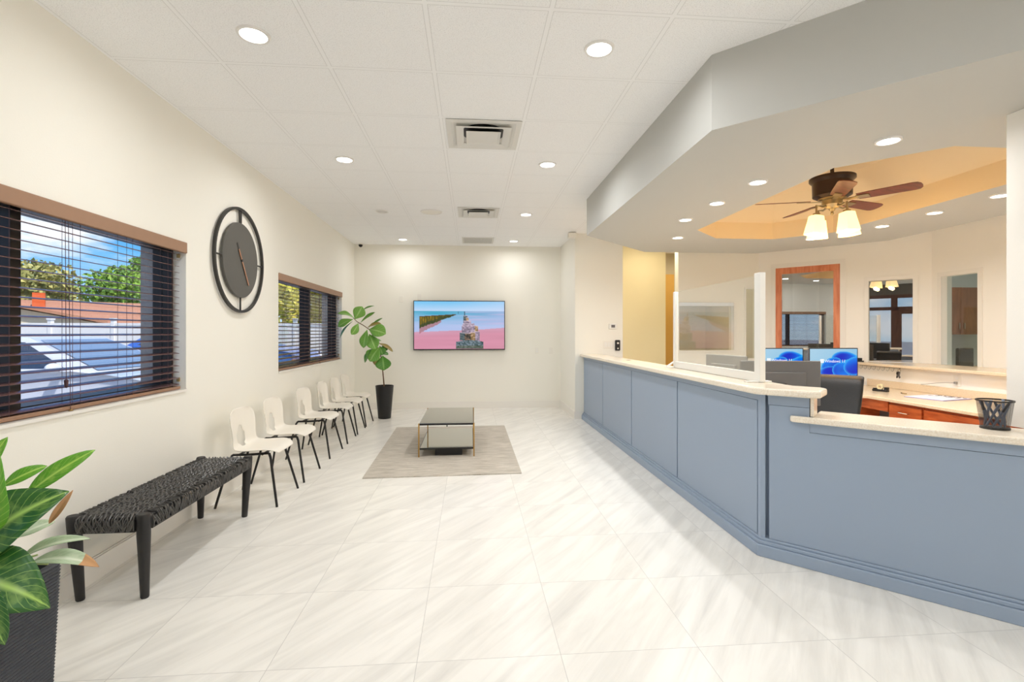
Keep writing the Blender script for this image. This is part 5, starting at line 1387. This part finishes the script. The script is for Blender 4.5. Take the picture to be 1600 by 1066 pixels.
# ------------------------------------------------------------------ outside
tag(obj('ground', MB().box(-90, -60, -0.30, XO, 90, -0.12), M['asphalt']), kind='structure')
def car(loc, rz, paint, label):
    t = thing('car', label, 'car', loc, rz)
    lo = [(-2.25, 0.30), (-2.28, 0.62), (-2.20, 0.88), (-1.9, 0.97), (0.85, 0.99), (1.35, 0.94), (1.95, 0.84), (2.2, 0.70), (2.26, 0.50), (2.22, 0.25), (-2.2, 0.22)]
    mb = MB(); W = 0.90
    n = len(lo)
    secs = [(-W + 0.05, 0.96, 0.0), (-W, 1.0, 0.0), (-W + 0.02, 1.0, 0), (W - 0.02, 1.0, 0), (W, 1.0, 0.0), (W - 0.05, 0.96, 0.0)]
    rows = [[(x * k, y, 0.25 + (z - 0.25) * (k if i_ not in (2, 3) else 1)) for x, z in lo + lo[:1]] for i_, (y, k, _) in enumerate(secs)]
    mb.grid(rows); 
    for r_ in (rows[0], rows[-1]): mb._add(r_[:-1], [tuple(range(n))])
    # greenhouse
    bp = [(-1.95, 0.95), (1.15, 0.96)]; rp_ = [(-1.25, 1.40), (-0.55, 1.455), (0.10, 1.43)]
    wb_, wt = 0.84, 0.62
    G = lambda x, z: wb_ + (wt - wb_) * (z - 0.95) / 0.5
    prof = [(-1.98, 0.94), (-1.25, 1.40), (-0.55, 1.455), (0.08, 1.43), (1.18, 0.95)]
    L_ = [(x, -G(x, z), z) for x, z in prof]; R_ = [(x, G(x, z), z) for x, z in prof]
    mb.grid([L_, R_]); mb._add(L_, [tuple(range(5))]); mb._add(R_, [tuple(range(4, -1, -1))])
    obj('body', mb, paint, t, smooth=True, weld=True)
    gl = MB()
    for sgn in (-1, 1):
        for poly in ([(-1.62, 1.02), (-1.12, 1.36), (-0.58, 1.40), (-0.55, 1.02)], [(-0.48, 1.02), (-0.50, 1.40), (0.04, 1.37), (0.72, 1.02)]):
            vs = [(x, sgn * (G(x, z) + 0.006), z) for x, z in poly]
            gl._add(vs, [(0, 1, 2, 3)])
    obj('side_window', gl, M['car_glass'], t)
    def onws(x0, z0, x1, z1): 
        dx, dz = x1 - x0, z1 - z0; l = math.hypot(dx, dz); ox, oz = (-dz / l * -0.006, dx / l * -0.006)
        return [(x0 + ox, -G(x0, z0) + 0.07, z0 + oz), (x0 + ox, G(x0, z0) - 0.07, z0 + oz), (x1 + ox, G(x1, z1) - 0.07, z1 + oz), (x1 + ox, -G(x1, z1) + 0.07, z1 + oz)]
    def up(vs, d): return [(a + d[0], b, c + d[1]) for a, b, c in vs]
    ws_ = MB(); ws_._add(up(onws(0.16, 1.395, 1.10, 0.985), (0.008, 0.016)), [(0, 1, 2, 3)]); ws_._add(up(onws(-1.88, 1.00, -1.33, 1.35), (-0.008, 0.016)), [(0, 1, 2, 3)])
    obj('windshield', ws_, M['windshield'], t)
    for sx in (1.38, -1.38):
        for sy in (-1, 1):
            wh = MB().lathe([(0.20, -0.10), (0.31, -0.10), (0.33, -0.06), (0.33, 0.06), (0.31, 0.10), (0.20, 0.10)], (sx, sy * 0.83, 0.33), 28, mtx=Matrix.Rotation(R(90), 4, 'X'), closed=True)
            w_ = obj('wheel', wh, M['tyre'], t, smooth=True)
            obj('rim', MB().lathe([(1e-4, -0.05), (0.20, -0.085), (0.20, 0.085), (1e-4, 0.05)], (sx, sy * 0.83, 0.33), 20, mtx=Matrix.Rotation(R(90), 4, 'X')), M['rim'], w_)
            obj('wheel_arch', MB().lathe([(0.36, -0.004), (0.40, -0.004), (0.40, 0.004), (0.36, 0.004)], (sx, sy * 0.902, 0.34), 28, mtx=Matrix.Rotation(R(90), 4, 'X'), closed=True), M['tyre'], t)
    for sy in (-1, 1):
        obj('wing_mirror', MB().sphere((0.72, sy * 0.99, 1.04), 0.10, 12, 8, sx=0.7, sy=1.1, sz=0.65), paint, t, smooth=True)
        obj('headlight', MB().sphere((2.08, sy * 0.62, 0.70), 0.15, 12, 8, sx=1.0, sy=1.5, sz=0.55), M['white_plastic'], t, smooth=True)
        obj('turn_signal', MB().box(1.98, sy * 0.86 - 0.03, 0.60, 2.12, sy * 0.86 + 0.045, 0.68), M['amber'], t)
    obj('bumper', MB().box(2.18, -0.78, 0.28, 2.30, 0.78, 0.52), paint, t, bevel=0.05)
    obj('grille', MB().box(2.20, -0.38, 0.55, 2.27, 0.38, 0.68), M['black'], t, bevel=0.01)
    return t
car((-6.08, 7.94, -0.12), R(-4), M['car_white'], 'white car parked outside the large window')
cb = car((-7.05, 14.9, -0.12), R(-3), M['car_blue'], 'blue car parked outside the second window'); cb.scale = (1.15, 1.15, 1.15)

t = thing('fence', 'white vinyl privacy fence across the parking lot', 'fence', (-9, 17, -0.12))
for i in range(12):
    x = -21 + i * 1.9
    obj('fence_panel', MB().box(x, 16.97, 0.0, x + 1.8, 17.03, 1.62).box(x, 16.95, 1.62, x + 1.8, 17.05, 1.70), M['fence'], t, world=True)
    obj('fence_post', MB().box(x - 0.1, 16.93, -0.12, x, 17.07, 1.80).box(x - 0.12, 16.91, 1.80, x + 0.02, 17.09, 1.86), M['fence'], t, world=True)

def house():
    t = thing('house', 'beige single storey house with brown roof and brick chimney beyond the cars', 'house', (-23.0, 30.5, -0.12), R(36))
    obj('house_wall', MB().box(-11, 0, 0, 11, 7, 2.15), M['house_wall'], t)
    rf = MB()
    A = [(-11.6, -0.7, 2.05), (11.6, -0.7, 2.05), (11.6, 7.7, 2.05), (-11.6, 7.7, 2.05)]; Bq = [(-7.6, 3.5, 3.5), (7.6, 3.5, 3.5)]
    rf._add(A + Bq, [(0, 1, 5, 4), (1, 2, 5), (2, 3, 4, 5), (3, 0, 4), (3, 2, 1, 0)])
    obj('roof', rf, M['roof'], t)
    obj('chimney', MB().box(-1.75, 1.6, 2.4, -1.2, 2.2, 3.85), M['brick'], t)
    gb = MB()
    gb._add([(-12, -4, 0), (1, -4, 0), (1, -4, 2.05), (-5.5, -4, 3.5), (-12, -4, 2.05), (-12, 0, 0), (1, 0, 0), (1, 0, 2.05), (-5.5, 0, 3.5), (-12, 0, 2.05)],
            [(0, 1, 2, 3, 4), (5, 9, 8, 7, 6), (1, 6, 7, 2), (0, 4, 9, 5), (2, 7, 8, 3), (3, 8, 9, 4), (0, 5, 6, 1)])
    obj('gable_wing', gb, M['house_wall'], t)
    gr = MB()
    for sx in (-1, 1):
        gr._add([(-5.5, -4.4, 3.56), (-5.5 + sx * 7.0, -4.4, 1.99), (-5.5 + sx * 7.0, 2, 1.99), (-5.5, 2, 3.56), (-5.5, -4.4, 3.70), (-5.5 + sx * 7.0, -4.4, 2.13), (-5.5 + sx * 7.0, 2, 2.13), (-5.5, 2, 3.70)],
                [(0, 1, 2, 3), (4, 7, 6, 5), (0, 4, 5, 1), (1, 5, 6, 2), (2, 6, 7, 3)])
    obj('wing_roof', gr, M['roof'], t)
    g = MB().box(1.5, -0.75, 1.9, 5.2, -0.69, 2.0)
    obj('gutter', g, M['fence'], t)
    obj('garage_door', MB().box(1.8, -0.03, 0.0, 4.6, 0.0, 1.8), M['fence'], t)
    obj('window', MB().box(6.2, -0.03, 0.7, 7.8, 0.0, 1.7), M['car_glass'], t)
house()

def tree(loc, h, rad, m, label, seed, nleaf=2200, z0=0.35, leafs=0.22, group='trees beyond the parking lot', trunk=True, nb=11):
    rnd = random.Random(seed)
    t = thing('tree', label, 'tree', loc, 0, group)
    blobs = []
    for k in range(nb):
        a = rnd.uniform(0, 2 * PI); q = rnd.uniform(0, 0.62) * rad
        blobs.append((q * math.cos(a), q * math.sin(a), h * rnd.uniform(z0 + 0.12, 0.86), rad * rnd.uniform(0.38, 0.58)))
    f = MB()
    for i in range(nleaf):
        bx, by, bz, br = rnd.choice(blobs)
        d = Vector((rnd.gauss(0, 1), rnd.gauss(0, 1), rnd.gauss(0, 1))).normalized() * br * rnd.uniform(0.7, 1.05)
        c = Vector((bx + d.x, by + d.y, max(h * z0 * 0.5, bz + d.z * 0.8)))
        u = Vector((rnd.gauss(0, 1), rnd.gauss(0, 1), rnd.gauss(0, 1))).normalized(); w = u.orthogonal().normalized()
        s = leafs * rnd.uniform(0.6, 1.3)
        f._add([c - u * s, c - w * s * 0.55, c + u * s, c + w * s * 0.55], [(0, 1, 2, 3)])
    obj('crown', f, m, t)
    tr = MB().tube([(0, 0, 0), (0.05, 0.0, h * 0.35), (0.0, 0.1, h * 0.7)], [0.20, 0.14, 0.06], 8)
    for k in range(4):
        a = k * 1.7; tr.tube([(0.03, 0, h * 0.35), (rad * 0.5 * math.cos(a), rad * 0.5 * math.sin(a), h * 0.62)], [0.09, 0.03], 6)
    obj('trunk', tr, M['bark'], t)
tree((-37.5, 44.3, -0.12), 8.0, 2.7, M['tree_a'], 'sparse olive tree rising behind the left of the house', 1)
tree((-32.6, 41.0, -0.12), 7.4, 2.8, M['tree_a'], 'sparse olive tree behind the house chimney', 2)
tree((-33.4, 49.8, -0.12), 8.0, 3.0, M['tree_b'], 'green tree behind the house roof, right of the chimney', 3, 3000)
tree((-37.2, 59.3, -0.12), 11.0, 3.4, M['tree_b'], 'green tree at the right edge of the large window view', 4, 3000)
tree((-10.3, 24.0, -0.12), 8.4, 2.3, M['tree_c'], 'yellow green tree behind the fence, left in the second window', 5, 5200, 0.05, nb=24)
tree((-8.5, 29.0, -0.12), 9.0, 2.6, M['tree_c'], 'yellow green tree behind the fence, right in the second window', 6, 5200, 0.05, nb=24)
# ------------------------------------------------------------------ sky, sun, view
w = bpy.data.worlds.new('sky'); SC.world = w; w.use_nodes = True
N = w.node_tree.nodes; L = w.node_tree.links; N.clear()
tc = N.new('ShaderNodeTexCoord'); sp = N.new('ShaderNodeSeparateXYZ'); L.new(tc.outputs['Generated'], sp.inputs[0])
r = N.new('ShaderNodeValToRGB'); cr = r.color_ramp
cr.elements[0].position = 0.0; cr.elements[0].color = rgb(206, 228, 246); cr.elements[1].position = 0.6; cr.elements[1].color = rgb(40, 104, 190)
e = cr.elements.new(0.13); e.color = rgb(104, 180, 238); e = cr.elements.new(0.30); e.color = rgb(58, 136, 216)
L.new(sp.outputs[2], r.inputs[0])
mp = N.new('ShaderNodeMapping'); mp.inputs['Scale'].default_value = (3.0, 3.0, 9.0); mp.inputs['Location'].default_value = (2.3, 1.1, 0.9)
L.new(tc.outputs['Generated'], mp.inputs['Vector'])
n = N.new('ShaderNodeTexNoise'); n.inputs['Scale'].default_value = 1.5; n.inputs['Detail'].default_value = 7; n.inputs['Roughness'].default_value = 0.52
L.new(mp.outputs[0], n.inputs['Vector'])
q = N.new('ShaderNodeValToRGB'); q.color_ramp.elements[0].position = 0.53; q.color_ramp.elements[1].position = 0.64
L.new(n.outputs['Fac'], q.inputs[0])
mx = N.new('ShaderNodeMix'); mx.data_type = 'RGBA'; mx.inputs['B'].default_value = (0.93, 0.93, 0.97, 1)
L.new(q.outputs[0], mx.inputs['Factor']); L.new(r.outputs[0], mx.inputs['A'])
bg = N.new('ShaderNodeBackground'); bg.inputs['Strength'].default_value = 1.25; L.new(mx.outputs['Result'], bg.inputs['Color'])
o = N.new('ShaderNodeOutputWorld'); L.new(bg.outputs[0], o.inputs[0])
sun = bpy.data.lights.new('sun', 'SUN'); sun.energy = 4.6; sun.angle = R(1.0); sun.color = (1, 0.96, 0.9)
so_ = bpy.data.objects.new('sun', sun); COL.objects.link(so_); so_.rotation_euler = Vector((0.42, -0.35, 0.84)).to_track_quat('Z', 'Y').to_euler()

SC.view_settings.view_transform = 'Standard'; SC.view_settings.look = 'None'
SC.view_settings.exposure = 0.06; SC.view_settings.gamma = 1.0; SC.view_settings.use_curve_mapping = False
SC.cycles.use_denoising = True
SC.cycles.max_bounces = 14; SC.cycles.diffuse_bounces = 8; SC.cycles.glossy_bounces = 6; SC.cycles.transparent_max_bounces = 24; SC.cycles.transmission_bounces = 8
SC.cycles.sample_clamp_indirect = 6.0
